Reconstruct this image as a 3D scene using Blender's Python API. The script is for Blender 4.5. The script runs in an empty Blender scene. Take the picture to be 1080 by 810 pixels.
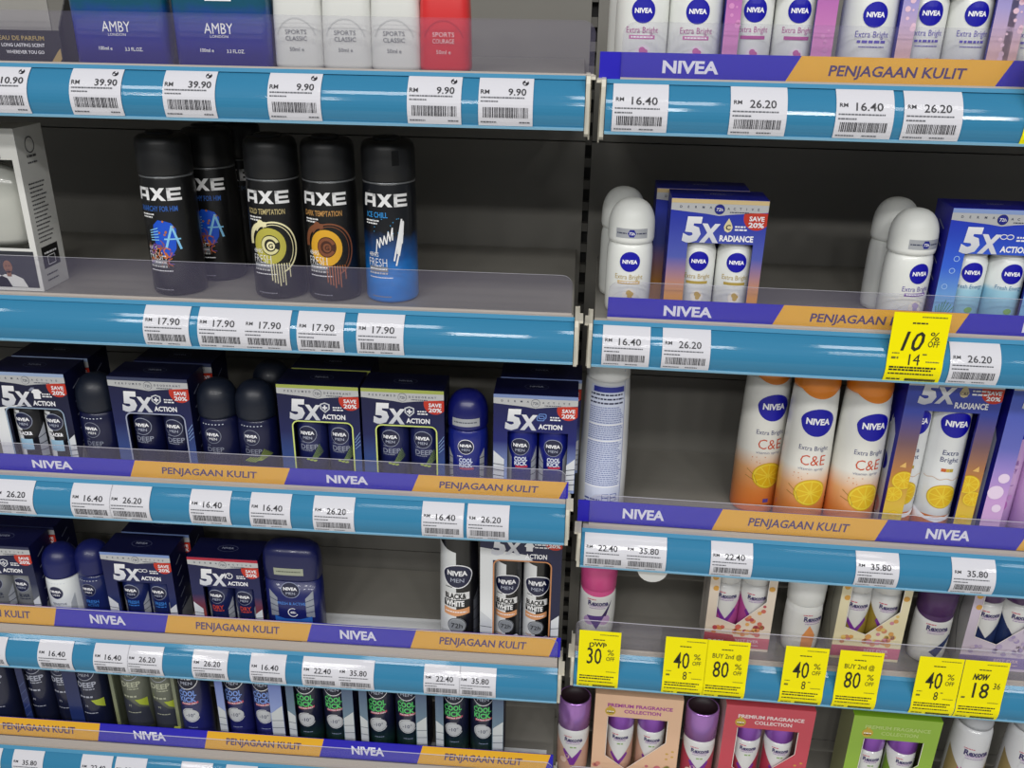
import bpy, math, random
from mathutils import Matrix, Vector
random.seed(7)
sc = bpy.context.scene
COL = sc.collection
Z0 = 1.50                                   # camera height above the floor
# ------------------------------------------------------------------ camera
FPX, PITCH, YAW, ROLL, CAMD = 936.29, 0.404092, -0.066973, 0.017716, 0.793907
PSI, XG = -0.026089, 0.0047458              # the right bay is turned a little
def cam_axes():
    F = Vector((math.sin(YAW)*math.cos(PITCH), math.cos(YAW)*math.cos(PITCH), -math.sin(PITCH)))
    R = Vector((math.cos(YAW), -math.sin(YAW), 0)); U = R.cross(F)
    c, s = math.cos(ROLL), math.sin(ROLL)
    return c*R+s*U, -s*R+c*U, F
CR, CU, CF = cam_axes()
cam = bpy.data.cameras.new('camera'); camo = bpy.data.objects.new('camera', cam); COL.objects.link(camo)
m = Matrix((CR, CU, -CF)).transposed().to_4x4(); m.translation = Vector((0, -CAMD, Z0)); camo.matrix_world = m
cam.sensor_width = 36; cam.lens = FPX/1080*36; cam.clip_start = .01
sc.camera = camo
# shelves: front plane of the rail (yo) and lower edge of the rail (zb), metres
SH = {'L1': (0, -.0990), 'L2': (.019, -.3248), 'L3': (.0518, -.5562), 'L4': (.0941, -.8236), 'L5': (.140, -1.0731),
      'R1': (.0016, -.1013), 'R2': (.0377, -.3331), 'R3': (.0776, -.6014), 'R4': (.1144, -.8108), 'R5': (.152, -1.1120)}
RH = .042                                   # rail height = deck above the rail's lower edge
YB = .31                                    # back panel
def at(sh, x, y, gap):
    """point of the plane `gap` behind the front of shelf sh that the photograph shows at (x, y)"""
    v = CR*((x-540)/FPX) - CU*((y-405)/FPX) + CF
    t = math.tan(PSI) if sh[0] == 'R' else 0
    k = (SH[sh][0]+gap + CAMD - t*XG)/(v.y - t*v.x)
    return Vector((0, -CAMD, 0)) + v*k
# ------------------------------------------------------------------ materials
def lin(h):
    h = h.lstrip('#'); o = []
    for i in (0, 2, 4):
        c = int(h[i:i+2], 16)/255
        o.append(c/12.92 if c <= .04045 else ((c+.055)/1.055)**2.4)
    return tuple(o)+(1,)
MATS = {}
def M(hexc, rough=.5, metal=0, coat=0, spec=.5, name=None):
    key = (hexc, rough, metal, coat, spec)
    if key in MATS: return MATS[key]
    mt = bpy.data.materials.new(name or 'mat_'+hexc.strip('#')); mt.use_nodes = True
    b = mt.node_tree.nodes['Principled BSDF']
    b.inputs['Base Color'].default_value = lin(hexc); b.inputs['Roughness'].default_value = rough
    b.inputs['Metallic'].default_value = metal; b.inputs['Coat Weight'].default_value = coat; b.inputs['Coat Roughness'].default_value = .06
    b.inputs['Specular IOR Level'].default_value = spec
    MATS[key] = mt; return mt
def GR(stops, z0, z1, rough=.4, coat=0, axis='Z', noise=0, metal=0):
    """printed colour gradient along the object's own height: stops [(pos, hex)]"""
    key = ('g', tuple(stops), z0, z1, rough, coat, axis, noise)
    if key in MATS: return MATS[key]
    mt = bpy.data.materials.new('print_gradient'); mt.use_nodes = True; nt = mt.node_tree; N = nt.nodes; L = nt.links
    b = N['Principled BSDF']; b.inputs['Roughness'].default_value = rough; b.inputs['Coat Weight'].default_value = coat
    b.inputs['Coat Roughness'].default_value = .06; b.inputs['Metallic'].default_value = metal
    tc = N.new('ShaderNodeTexCoord'); sp = N.new('ShaderNodeSeparateXYZ'); mr = N.new('ShaderNodeMapRange'); cr = N.new('ShaderNodeValToRGB')
    L.new(tc.outputs['Object'], sp.inputs[0]); L.new(sp.outputs[axis], mr.inputs[0])
    mr.inputs[1].default_value = z0; mr.inputs[2].default_value = z1
    src = mr.outputs[0]
    if noise:
        nz = N.new('ShaderNodeTexNoise'); nz.inputs['Scale'].default_value = 90; L.new(tc.outputs['Object'], nz.inputs['Vector'])
        ma = N.new('ShaderNodeMath'); ma.operation = 'MULTIPLY_ADD'; ma.inputs[1].default_value = noise; L.new(nz.outputs['Fac'], ma.inputs[0]); L.new(src, ma.inputs[2]); src = ma.outputs[0]
    L.new(src, cr.inputs[0])
    el = cr.color_ramp.elements
    while len(el) < len(stops): el.new(.5)
    for e, (ps, hx) in zip(el, stops): e.position = ps; e.color = lin(hx)
    L.new(cr.outputs[0], b.inputs['Base Color']); MATS[key] = mt; return mt
def brushed(hexc, rough, scale=(3, 3, 120), amt=.12, spec=.5):
    mt = bpy.data.materials.new('painted_steel'); mt.use_nodes = True; nt = mt.node_tree; N = nt.nodes; L = nt.links
    b = N['Principled BSDF']; b.inputs['Roughness'].default_value = rough; b.inputs['Specular IOR Level'].default_value = spec
    tc = N.new('ShaderNodeTexCoord'); mp = N.new('ShaderNodeMapping'); mp.inputs['Scale'].default_value = scale
    nz = N.new('ShaderNodeTexNoise'); nz.inputs['Scale'].default_value = 1; nz.inputs['Detail'].default_value = 3
    hs = N.new('ShaderNodeMix'); hs.data_type = 'RGBA'; c = lin(hexc)
    hs.inputs[6].default_value = tuple(x*(1-amt) for x in c[:3])+(1,); hs.inputs[7].default_value = tuple(min(1, x*(1+amt)) for x in c[:3])+(1,)
    L.new(tc.outputs['Object'], mp.inputs[0]); L.new(mp.outputs[0], nz.inputs['Vector']); L.new(nz.outputs['Fac'], hs.inputs[0]); L.new(hs.outputs[2], b.inputs['Base Color'])
    return mt
def acrylic():
    mt = bpy.data.materials.new('clear_acrylic'); mt.use_nodes = True; nt = mt.node_tree; N = nt.nodes; L = nt.links
    N.remove(N['Principled BSDF']); out = N['Material Output']
    tr = N.new('ShaderNodeBsdfTransparent'); tr.inputs[0].default_value = (.99, .99, .995, 1)
    df = N.new('ShaderNodeBsdfDiffuse'); df.inputs[0].default_value = lin('#aca4cc')  # violet diffuse share paints a pale veil of haze into the clear sheet
    gl = N.new('ShaderNodeBsdfGlossy'); gl.inputs['Roughness'].default_value = .08
    m1 = N.new('ShaderNodeMixShader'); m1.inputs[0].default_value = .05; L.new(tr.outputs[0], m1.inputs[1]); L.new(df.outputs[0], m1.inputs[2])
    fr = N.new('ShaderNodeValue'); fr.outputs[0].default_value = .035
    m2 = N.new('ShaderNodeMixShader'); L.new(fr.outputs[0], m2.inputs[0]); L.new(m1.outputs[0], m2.inputs[1]); L.new(gl.outputs[0], m2.inputs[2])
    L.new(m2.outputs[0], out.inputs[0]); return mt
ACR = acrylic()
ACR_EDGE = M('#c9c8d2', .25)
NAVY = '#0d1236'
WHITE = M('#f1f1f1', .4); BLK = M('#0c0c0e', .4); INK = M('#26262b', .5); GREY = M('#8d9096', .45); NB = M('#1410a8', .35)
BLUE_RAIL = M('#347ca2', .4, coat=.6, spec=.05, name='blue_rail_strip'); RAIL_EDGE = M('#78aecb', .3, coat=.5)
CREAM = M('#cfcabb', .5, name='cream_steel')
# ------------------------------------------------------------------ text and 2-D print
_T = {}
def _raw(s, bold):
    if (s, bold) in _T: return _T[(s, bold)]
    cu = bpy.data.curves.new('t', 'FONT'); cu.body = s; cu.size = 1; cu.resolution_u = 2; cu.offset = bold; cu.fill_mode = 'FRONT'
    o = bpy.data.objects.new('t', cu); COL.objects.link(o)
    dg = bpy.context.evaluated_depsgraph_get(); ev = o.evaluated_get(dg); me = ev.to_mesh(); me.calc_loop_triangles()
    vs = [(v.co.x, v.co.y) for v in me.vertices]; tris = []
    for t in me.loop_triangles:
        p = [vs[i] for i in t.vertices]
        if abs((p[1][0]-p[0][0])*(p[2][1]-p[0][1])-(p[2][0]-p[0][0])*(p[1][1]-p[0][1])) > 1e-9: tris.append(p)
    ev.to_mesh_clear(); bpy.data.objects.remove(o); bpy.data.curves.remove(cu)
    _T[(s, bold)] = tris; return tris
def _cap():
    ys = [p[1] for t in _raw('H', 0) for p in t]; return max(ys)
CAP = _cap()
def text(s, cx, cy, h, mat, bold=.02, w=None, align='c', lay=2, slant=0, arc=0):
    """capital height h, centred on (cx, cy); w forces the width"""
    tr = _raw(s, bold)
    if not tr: return []
    xs = [p[0] for t in tr for p in t]; x0, x1 = min(xs), max(xs); k = h/CAP; kx = k if w is None else w/(x1-x0)
    ox = {'c': -(x0+x1)/2, 'l': -x0, 'r': -x1}[align]
    out = []
    for t in tr:
        pl = []
        for x, y in t:
            u = (x+ox)*kx; v = y*k-h/2
            pl.append((cx+u+slant*v, cy+v+arc*u*u))
        out.append((pl, mat, lay))
    return out
def rect(u0, v0, u1, v1, mat, lay=1): return [([(u0, v0), (u1, v0), (u1, v1), (u0, v1)], mat, lay)]
def poly(pts, mat, lay=1): return [(list(pts), mat, lay)]
def disc(cx, cy, rx, mat, ry=None, lay=1, n=28, k=1):
    ry = ry or rx
    return [([(cx+rx*math.cos(2*math.pi*i/n), cy+ry*math.sin(2*math.pi*i/n)) for i in range(n)], mat, lay)]
def ring(cx, cy, rx, w, mat, ry=None, lay=2, n=28, a0=0, a1=360):
    ry = ry or rx; o = []
    for i in range(n):
        a = math.radians(a0+(a1-a0)*i/n); b = math.radians(a0+(a1-a0)*(i+1)/n)
        o.append(([(cx+rx*math.cos(a), cy+ry*math.sin(a)), (cx+rx*math.cos(b), cy+ry*math.sin(b)), (cx+(rx-w)*math.cos(b), cy+(ry-w)*math.sin(b)), (cx+(rx-w)*math.cos(a), cy+(ry-w)*math.sin(a))], mat, lay))
    return o
def stroke(pts, w, mat, lay=3):
    o = []
    for (a, b), (c, d) in zip(pts[:-1], pts[1:]):
        L = math.hypot(c-a, d-b) or 1e-9; nx, ny = -(d-b)/L*w/2, (c-a)/L*w/2; ex, ey = (c-a)/L*w*.3, (d-b)/L*w*.3
        o.append(([(a-ex-nx, b-ey-ny), (c+ex-nx, d+ey-ny), (c+ex+nx, d+ey+ny), (a-ex+nx, b-ey+ny)], mat, lay))
    return o
def micro(u0, u1, v, h, mat, lay=2, seed=1):
    """a line of print too small to read: short dashes"""
    r = random.Random(seed); o = []; u = u0
    while u < u1-h*.4:
        w = min(u1-u, h*r.uniform(.8, 3)); o += rect(u, v, u+w, v+h, mat, lay); u += w+h*.45
    return o
def barcode(u0, v0, u1, v1, mat, seed=3, lay=2):
    r = random.Random(seed); o = []; u = u0
    while u < u1:
        w = r.choice((.00035, .0006, .0009)); o += rect(u, v0, min(u+w, u1), v1, mat, lay); u += w+r.choice((.00035, .0005, .0008))
    return o
def rrect_ring(u0, v0, u1, v1, r, w, mat, lay=2, open_bottom=False):
    def path(d):
        p = []
        for cx, cy, a0 in ((u1-r, v1-r, 0), (u0+r, v1-r, 90), (u0+r, v0+r, 180), (u1-r, v0+r, 270)):
            for i in range(6):
                a = math.radians(a0+90*i/5); p.append((cx+(r-d)*math.cos(a), cy+(r-d)*math.sin(a)))
        return p
    A, B = path(0), path(w); o = []
    n = len(A)
    for i in range(n):
        j = (i+1) % n; o.append(([A[i], A[j], B[j], B[i]], mat, lay))
    return o
def clip(p, ax, val, keep_less):
    o = []
    n = len(p)
    for i in range(n):
        a, b = p[i], p[(i+1) % n]
        ia = (a[ax] <= val) == keep_less or a[ax] == val; ib = (b[ax] <= val) == keep_less or b[ax] == val
        if ia: o.append(a)
        if ia != ib:
            t = (val-a[ax])/(b[ax]-a[ax]); o.append((a[0]+(b[0]-a[0])*t, a[1]+(b[1]-a[1])*t))
    return o
def window(dec, u0, v0, u1, v1):
    o = []
    for p, m_, l in dec:
        for ax, val, k in ((0, u0, False), (0, u1, True), (1, v0, False), (1, v1, True)):
            if len(p) >= 3: p = clip(p, ax, val, k)
        if len(p) >= 3: o.append((p, m_, l))
    return o
def shift(dec, du, dv, s=1): return [([(x*s+du, y*s+dv) for x, y in p], m_, l) for p, m_, l in dec]
# ------------------------------------------------------------------ mesh builder
class MB:
    def __init__(s): s.v = []; s.f = []; s.m = []; s.sm = []; s.ml = []
    def mi(s, mat):
        if mat not in s.ml: s.ml.append(mat)
        return s.ml.index(mat)
    def add(s, vs, fs, mat, smooth=False):
        b = len(s.v); s.v += [tuple(q) for q in vs]; i = s.mi(mat)
        for f in fs: s.f.append([b+k for k in f]); s.m.append(i); s.sm.append(smooth)
        return s
    def box(s, x0, x1, y0, y1, z0, z1, mat):
        return s.add([(x0, y0, z0), (x1, y0, z0), (x1, y1, z0), (x0, y1, z0), (x0, y0, z1), (x1, y0, z1), (x1, y1, z1), (x0, y1, z1)],
                     [(0, 3, 2, 1), (4, 5, 6, 7), (0, 1, 5, 4), (1, 2, 6, 5), (2, 3, 7, 6), (3, 0, 4, 7)], mat)
    def prism(s, pts, a, b, mat, axis='x', smooth=False):
        """closed outline swept along an axis: 'x' pts=(y,z); 'y' pts=(x,z); 'z' pts=(x,y)"""
        n = len(pts)
        mk = {'x': lambda p, t: (t, p[0], p[1]), 'y': lambda p, t: (p[0], t, p[1]), 'z': lambda p, t: (p[0], p[1], t)}[axis]
        vs = [mk(p, a) for p in pts]+[mk(p, b) for p in pts]
        s.add(vs, [(i, (i+1) % n, n+(i+1) % n, n+i) for i in range(n)], mat, smooth)
        s.add(vs, [tuple(range(n))[::-1], tuple(range(n, 2*n))], mat)
        return s
    def lathe(s, prof, mats, n=40, sy=1.0, cx=0, cy=0, se=2.0, sx=1.0):
        """prof [(r,z)], mats one per segment or a single one; se = superellipse power"""
        def pt(r, z, k):
            a = 2*math.pi*k/n; c, d = math.cos(a), math.sin(a)
            if se != 2: c, d = math.copysign(abs(c)**(2/se), c), math.copysign(abs(d)**(2/se), d)
            return (cx+r*sx*c, cy+r*sy*d, z)
        for i in range(len(prof)-1):
            mt = mats[i] if isinstance(mats, list) else mats
            (r0, z0), (r1, z1) = prof[i], prof[i+1]
            vs = [pt(r0, z0, k) for k in range(n)]+[pt(r1, z1, k) for k in range(n)]
            s.add(vs, [(k, (k+1) % n, n+(k+1) % n, n+k) for k in range(n)], mt, True)
        for (r, z), rev in ((prof[0], True), (prof[-1], False)):
            if r > 1e-5:
                f = tuple(range(n)); s.add([pt(r, z, k) for k in range(n)], [f[::-1] if rev else f], mats[0 if rev else -1] if isinstance(mats, list) else mats)
        return s
    def decal(s, dec, mp, step=None, eps=.00020):
        for p, mat, lay in dec:
            pcs = [p]
            if step:
                us = [q[0] for q in p]; a, b = min(us), max(us); pcs = []
                k0, k1 = math.floor(a/step), math.ceil(b/step)
                for k in range(k0, k1):
                    c = clip(p, 0, k*step, False)
                    if len(c) >= 3: c = clip(c, 0, (k+1)*step, True)
                    if len(c) >= 3: pcs.append(c)
                out = []; vs = .0045
                for c in pcs:
                    ys = [q[1] for q in c]; k0, k1 = math.floor(min(ys)/vs), math.ceil(max(ys)/vs)
                    if k1-k0 <= 1: out.append(c); continue
                    for k in range(k0, k1):
                        e = clip(c, 1, k*vs, False)
                        if len(e) >= 3: e = clip(e, 1, (k+1)*vs, True)
                        if len(e) >= 3: out.append(e)
                pcs = out
            for c in pcs:
                ar = sum(c[i][0]*c[(i+1) % len(c)][1]-c[(i+1) % len(c)][0]*c[i][1] for i in range(len(c)))
                if abs(ar) < 1e-12: continue
                if ar < 0: c = c[::-1]
                s.add([mp(u, v, eps*lay) for u, v in c], [tuple(range(len(c)))], mat)
        return s
    def mesh(s, name):
        me = bpy.data.meshes.new(name); me.from_pydata(s.v, [], s.f)
        for mt in s.ml: me.materials.append(mt)
        me.polygons.foreach_set('material_index', s.m); me.polygons.foreach_set('use_smooth', s.sm)
        # weld rings so that smooth shading runs across segments
        import bmesh
        bm = bmesh.new(); bm.from_mesh(me); bmesh.ops.remove_doubles(bm, verts=bm.verts, dist=1e-6); bm.to_mesh(me); bm.free()
        me.update(); return me
def flat(yf, tilt=0): return lambda u, v, o: (u, yf-o+tilt*v, v)
def side(xf, sgn=1): return lambda u, v, o: (xf+sgn*o, u*sgn, v)      # u along depth
def topmap(zt): return lambda u, v, o: (u, v, zt+o)
def cyl(prof, sy=1.0, cx=0, cy=0, sx=1.0):
    pr = sorted(prof, key=lambda q: q[1])
    def rf(v):
        for (r0, z0), (r1, z1) in zip(pr[:-1], pr[1:]):
            if z0 <= v <= z1: return r0+(r1-r0)*((v-z0)/(z1-z0) if z1 > z0 else 0)
        return pr[-1][0] if v > pr[-1][1] else pr[0][0]
    rm = max(r for r, z in pr)
    def f(u, v, o):
        th = u/(rm*sx); r = rf(v)+o
        return (cx+(r*sx)*math.sin(th), cy-r*sy*math.cos(th), v)
    return f
def se_map(rfun, sx, sy, se, cx=0, cy=0):
    def f(u, v, o):
        r = rfun(v)+o; X = max(-.999, min(.999, u/(r*sx))); return (cx+u, cy-r*sy*(1-abs(X)**se)**(1/se)-o, v)
    return f
# ------------------------------------------------------------------ things
KINDS = {}
LOG = []
def make(kind, build, name):
    """build() returns a list of (part_name, MB, parent_index or None); kept so that later copies share the meshes"""
    if kind not in KINDS: KINDS[kind] = [(pn, mb.mesh(pn), par) for pn, mb, par in build()]
    return KINDS[kind], name
def put(kindinfo, loc, rz=0, label='', cat='', group=None, scale=1):
    parts, name = kindinfo
    e = bpy.data.objects.new(name, None); COL.objects.link(e); e.empty_display_size = .02
    e.location = (loc[0], loc[1], loc[2]+Z0); e.rotation_euler = (0, 0, rz); e.scale = (scale,)*3
    e['label'] = label; e['category'] = cat
    if group: e['group'] = group
    obs = []
    for pn, me, par in parts:
        o = bpy.data.objects.new(pn, me); COL.objects.link(o); o.parent = e if par is None else obs[par]; obs.append(o)
    return e
def single(name, mb, loc, rz=0, label=None, cat=None, group=None, kind=None, me=None):
    o = bpy.data.objects.new(name, me or mb.mesh(name)); COL.objects.link(o); o.location = (loc[0], loc[1], loc[2]+Z0); o.rotation_euler = (0, 0, rz)
    if label: o['label'] = label
    if cat: o['category'] = cat
    if group: o['group'] = group
    if kind: o['kind'] = kind
    return o
def on_shelf(ki, sh, px, py, gap, depth_half, label, cat, group=None, rz=0, scale=1, dx=0):
    """stand a thing on shelf sh so that its centre line meets the photograph's (px, py); gap = front of the thing behind the rail front"""
    q = at(sh, px, py, gap)
    rot = PSI if sh[0] == 'R' else 0
    dy = depth_half*scale
    loc = (q.x+dx-math.sin(rot)*dy, q.y+math.tan(rot)*dx+math.cos(rot)*dy, SH[sh][1]+RH+.0003)
    return put(ki, loc, rot+rz, label, cat, group, scale)
# ------------------------------------------------------------------ the gondola
def frame(sh): return (Vector((XG, 0, 0)), PSI) if sh[0] == 'R' else (Vector((0, 0, 0)), 0.0)
def lx(sh, X): return (X-XG)/math.cos(PSI) if sh[0] == 'R' else X
def wloc(sh, x, dz=0):
    """point of the rail front line of shelf sh at local x"""
    o, r = frame(sh); y = SH[sh][0]
    return Vector((o.x+x*math.cos(r)-y*math.sin(r), o.y+x*math.sin(r)+y*math.cos(r), SH[sh][1]+dz)), r
def bez(t): a, b, c = (1-t)**2, 2*t*(1-t), t*t; return (a*.003-b*.010+c*.017, b*.024+c*RH)
RAIL = [bez(i/16) for i in range(17)]
ACC = [0]
for _a, _b in zip(RAIL[:-1], RAIL[1:]): ACC.append(ACC[-1]+math.hypot(_b[0]-_a[0], _b[1]-_a[1]))
def rail_pt(s, o):
    for i in range(16):
        if s <= ACC[i+1] or i == 15:
            t = (s-ACC[i])/(ACC[i+1]-ACC[i]); a, b = RAIL[i], RAIL[i+1]
            dy, dz = b[0]-a[0], b[1]-a[1]; L = math.hypot(dy, dz)
            return (a[0]+dy*t-dz/L*o, a[1]+dz*t+dy/L*o)
S_BEND = .024
def tall_pt(s, o):
    if s <= S_BEND: return rail_pt(s, o)
    y, z = rail_pt(S_BEND, o); d = s-S_BEND; return (y+d*.07, z+d*.997)
DECK = brushed('#86837c', .42, (2, 60, 60), .07); PANEL = brushed('#77756f', .5, (4, 4, 40), .06)
LIPM = M('#b9b3a8', .4, name='shelf_lip')
XL0, XR1 = -1.05, 1.0
ORD = ['top', 'second', 'third', 'fourth', 'lowest']
HOLD = {'L1': 'perfumes and white roll-ons', 'L2': 'black body sprays', 'L3': 'navy roll-ons and twin packs', 'L4': 'navy packs, a stick and a black-and-white spray',
        'L5': 'cooling spray twin packs', 'R1': 'white roll-ons with pink and lilac print', 'R2': 'white domed roll-ons and blue twin packs', 'R3': 'orange-capped sprays',
        'R4': 'carton twin packs behind yellow tags', 'R5': 'purple-capped roll-ons'}
for sh in SH:
    o, r = frame(sh)
    x0, x1 = (XL0, .0047) if sh[0] == 'L' else (lx(sh, .0225), XR1)
    loc, r = wloc(sh, 0)
    e = bpy.data.objects.new('gondola_shelf', None); COL.objects.link(e); e.location = (loc.x, loc.y, loc.z+Z0); e.rotation_euler = (0, 0, r); e.empty_display_size = .05
    e['label'] = '%s shelf of the %s bay, carrying %s' % (ORD[int(sh[1])-1], 'left' if sh[0] == 'L' else 'right', HOLD[sh]); e['category'] = 'shelf'; e['group'] = 'shelves of the two bays'
    yb = YB-SH[sh][0]-.004
    d = MB(); d.box(x0+.001, x1-.001, .0178, yb, RH-.004, RH, DECK); d.box(x0+.001, x1-.001, .0178, .021, .006, RH-.004, DECK)
    d.box(x0+.001, x0+.003, .021, yb, .012, RH-.004, CREAM); d.box(x1-.003, x1-.001, .021, yb, .012, RH-.004, CREAM)
    d.box(x0+.001, x1-.001, .0176, .0275, RH, RH+.0004, LIPM)
    rl = MB()
    front = RAIL+[(.0172, RH), (.0172, .001)]
    rl.prism(front, x0, x1, BLUE_RAIL, 'x')
    for i in range(16):
        pass
    lip = [(.0045, -.0012), (.0012, -.0008), (.0005, .0012), (.0028, .002), (.006, .001)]
    rl.prism(lip, x0, x1, RAIL_EDGE, 'x')
    tl = [(RAIL[15][0]-.0012, RAIL[15][1]+.0006), (.0165, RH+.0015), (.0175, RH+.0005), (.0155, RH-.0008)]
    rl.prism(tl, x0, x1, M('#4a8db2', .45, coat=.3, spec=.1), 'x')
    parts = [('deck', d), ('price_rail', rl)]
    for xe, s in ((x1, 1), (x0, -1)):
        b = MB(); a, c = sorted((xe+s*.0006, xe+s*.0042))
        pl = [(.006, -.004), (.012, -.007), (.018, -.006), (.024, .004), (.05, .012), (.05, .044), (.004, .044), (.002, .038), (.004, .02)]
        b.prism(pl, a, c, CREAM, 'x')
        a, c = sorted((xe+s*.0006, xe+s*.0085)); b.box(a, c, .006, .03, .041, .0435, CREAM)
        a, c = sorted((xe+s*.0042, xe+s*.0056)); b.box(a, c, .03, .06, -.012, .041, CREAM)
        parts.append(('end_bracket', b))
    if sh == 'R3':
        b = MB(); cx = lx('R', .1085); b.prism([(cx+.018*math.cos(math.radians(a)), -.0105+.018*math.sin(math.radians(a))) for a in range(0, 360, 15)], .0212, .0224, M('#d9d9d6', .45), 'y'); parts.append(('hanging_disc', b))
    for pn, mb in parts:
        c = bpy.data.objects.new(pn, mb.mesh(pn)); COL.objects.link(c); c.parent = e
# back panels, floor and the slotted upright between the bays
def wall(nm, sh, x0, x1):
    o, r = frame(sh); mb = MB(); z = -1.35; hh = .3
    while z < .75:
        mb.box(x0, x1, YB, YB+.012, z, z+hh-.0015, PANEL); z += hh
    mb.box(x0, x1, YB+.008, YB+.014, -1.35, .75, PANEL)
    single(nm, mb, (o.x, o.y, 0), r, kind='structure')
wall('wall_back', 'L', XL0, .0096); wall('wall_back', 'R', lx('R', .0095), XR1)
fl = MB(); fl.box(-2.6, 2.6, -3.6, .6, -.02, 0, M('#b9b6ae', .3)); o = single('floor', fl, (0, 0, -Z0), kind='structure')
up = MB(); DARK = M('#141312', .6); STEEL = M('#55534e', .55)
up.box(.004, .0245, YB+.013, YB+.03, -1.5, .75, DARK)
z = -1.48
while z < .74: up.box(.0098, .0172, YB+.001, YB+.013, z, z+.0105, STEEL); z += .0265
up_o = single('slotted_upright', up, (0, 0, 0), 0, 'dark slotted steel upright standing between the two bays', 'shelving post')
# clear fences along the shelf fronts, banners behind them
FOOT = M('#b3aca6', .35, name='fence_foot')
def fence(sh, x0, x1, zb, h, label):
    mb = MB(); R_ = .011
    pts = [(x0, zb), (x1, zb)]+[(x1-R_+R_*math.cos(math.radians(a)), zb+h-R_+R_*math.sin(math.radians(a))) for a in range(0, 91, 15)]
    if x0 > -.5: pts += [(x0+R_+R_*math.cos(math.radians(a)), zb+h-R_+R_*math.sin(math.radians(a))) for a in range(90, 181, 15)]
    else: pts += [(x0, zb+h)]
    n = len(pts); T = .0016
    vs = [(p[0], .026, p[1]) for p in pts]+[(p[0], .026+T, p[1]) for p in pts]
    mb.add(vs, [tuple(range(n))], ACR); mb.add(vs, [tuple(range(n, 2*n))[::-1]], ACR)
    mb.add(vs, [(i, n+i, n+(i+1) % n, (i+1) % n) for i in range(n)], ACR_EDGE)
    fh = {'L4': .0085, 'L5': .0095, 'R3': .004}.get(sh, .003)
    mb.box(x0, x1, .0185, .0255, zb, zb+.0012, FOOT); mb.box(x0, x1, .0250, .0259, zb, zb+fh, FOOT)
    loc, r = wloc(sh, 0); single('acrylic_fence', mb, loc, r, label, 'shelf fence', 'clear shelf fences')
BB, BY = M('#1a0cb4', .4, name='banner_blue'), M('#eab01c', .4, name='banner_yellow')
BTXT, WTXT = M('#4b3566', .5), M('#e6e6f2', .5)
def banner(sh, sec, zb, h, label, slant=.009):
    """sec [(x_start, x_end, 'b'|'y')] at mid height, slanted joints"""
    mb = MB(); x0, x1 = sec[0][0], sec[-1][1]
    mb.box(x0, x1, .0283, .0290, zb, zb+h, BB); D = []
    for i, (a, b, c) in enumerate(sec):
        a0 = a-slant/2 if i else a; a1 = a+slant/2 if i else a; b0 = b-slant/2 if i < len(sec)-1 else b; b1 = b+slant/2 if i < len(sec)-1 else b
        D += poly([(a0, zb), (b0, zb), (b1, zb+h), (a1, zb+h)], BB if c == 'b' else BY, 1)
        cx = (a+b)/2
        if b-a < .1 and (i == 0 or i == len(sec)-1): continue
        if c == 'b': D += text('NIVEA', cx-.004, zb+h*.5, h*.42, WTXT, .035, w=.048)
        else: D += text('PENJAGAAN KULIT', cx, zb+h*.5, h*.36, BTXT, .02, w=.112, slant=.12)
    mb.decal(D, flat(.0283)); loc, r = wloc(sh, 0)
    single('banner_strip', mb, loc, r, label, 'banner', 'brand banners on the shelf fronts')
for sh, x1 in (('L1', .0117), ('L2', .0017), ('L3', .0045), ('L4', .0035), ('L5', .0035)):
    n = ORD[int(sh[1])-1]
    fence(sh, XL0, x1, RH-.0005 if sh[1] in '123' else RH+.001, {'1': .046, '2': .041, '3': .039, '4': .0385, '5': .030}[sh[1]], {
        '1': 'clear rounded fence on the top left shelf in front of blue perfume bottles', '2': 'clear rounded fence on the left shelf in front of the black body sprays',
        '3': 'clear fence on the left shelf in front of the navy roll-on twin packs', '4': 'clear fence over the banner below the black-and-white spray can',
        '5': 'clear fence over the banner below the cooling spray twin packs'}[sh[1]])
for sh, x0 in (('R1', .034), ('R2', .036), ('R3', .030), ('R4', .022), ('R5', .022)):
    fence(sh, lx(sh, x0), XR1, RH-.0005, {'1': .048, '2': .040, '3': .041, '4': .044, '5': .055}[sh[1]], {
        '1': 'clear fence on the top right shelf in front of pink-printed white roll-ons', '2': 'clear fence on the right shelf in front of the domed white roll-ons',
        '3': 'clear fence at the feet of the orange-capped spray cans', '4': 'clear fence behind the row of yellow discount tags',
        '5': 'clear fence on the lowest right shelf before the peach carton'}[sh[1]])
ba = lambda x: lx('R', x)
banner('L3', [(-1.05, -.86, 'y'), (-.86, -.683, 'y'), (-.683, -.498, 'b'), (-.498, -.3155, 'y'), (-.3155, -.167, 'b'), (-.167, .001, 'y'), (.001, .0068, 'b')], RH+.0005, .0225, 'blue and yellow banner strip below the navy roll-on twin packs')
banner('L4', [(-1.02, -.845, 'b'), (-.845, -.664, 'y'), (-.664, -.512, 'b'), (-.512, -.3205, 'y'), (-.3205, -.1835, 'b'), (-.1835, -.003, 'y'), (-.003, .0068, 'b')], RH+.009, .0305, 'blue and yellow banner strip below the black-and-white spray can')
banner('L5', [(-1.02, -.855, 'b'), (-.855, -.670, 'y'), (-.670, -.507, 'b'), (-.507, -.334, 'y'), (-.334, -.189, 'b'), (-.189, -.004, 'y'), (-.004, .004, 'b')], RH+.010, .0345, 'lowest blue and yellow banner strip, below the cooling spray twin packs')
banner('R1', [(ba(.0155), ba(.180), 'b'), (ba(.180), ba(.353), 'y'), (ba(.353), ba(.53), 'b'), (ba(.53), ba(.70), 'y')], RH+.0005, .0225, 'blue and yellow banner strip below the pink-printed white roll-ons', .012)
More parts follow.
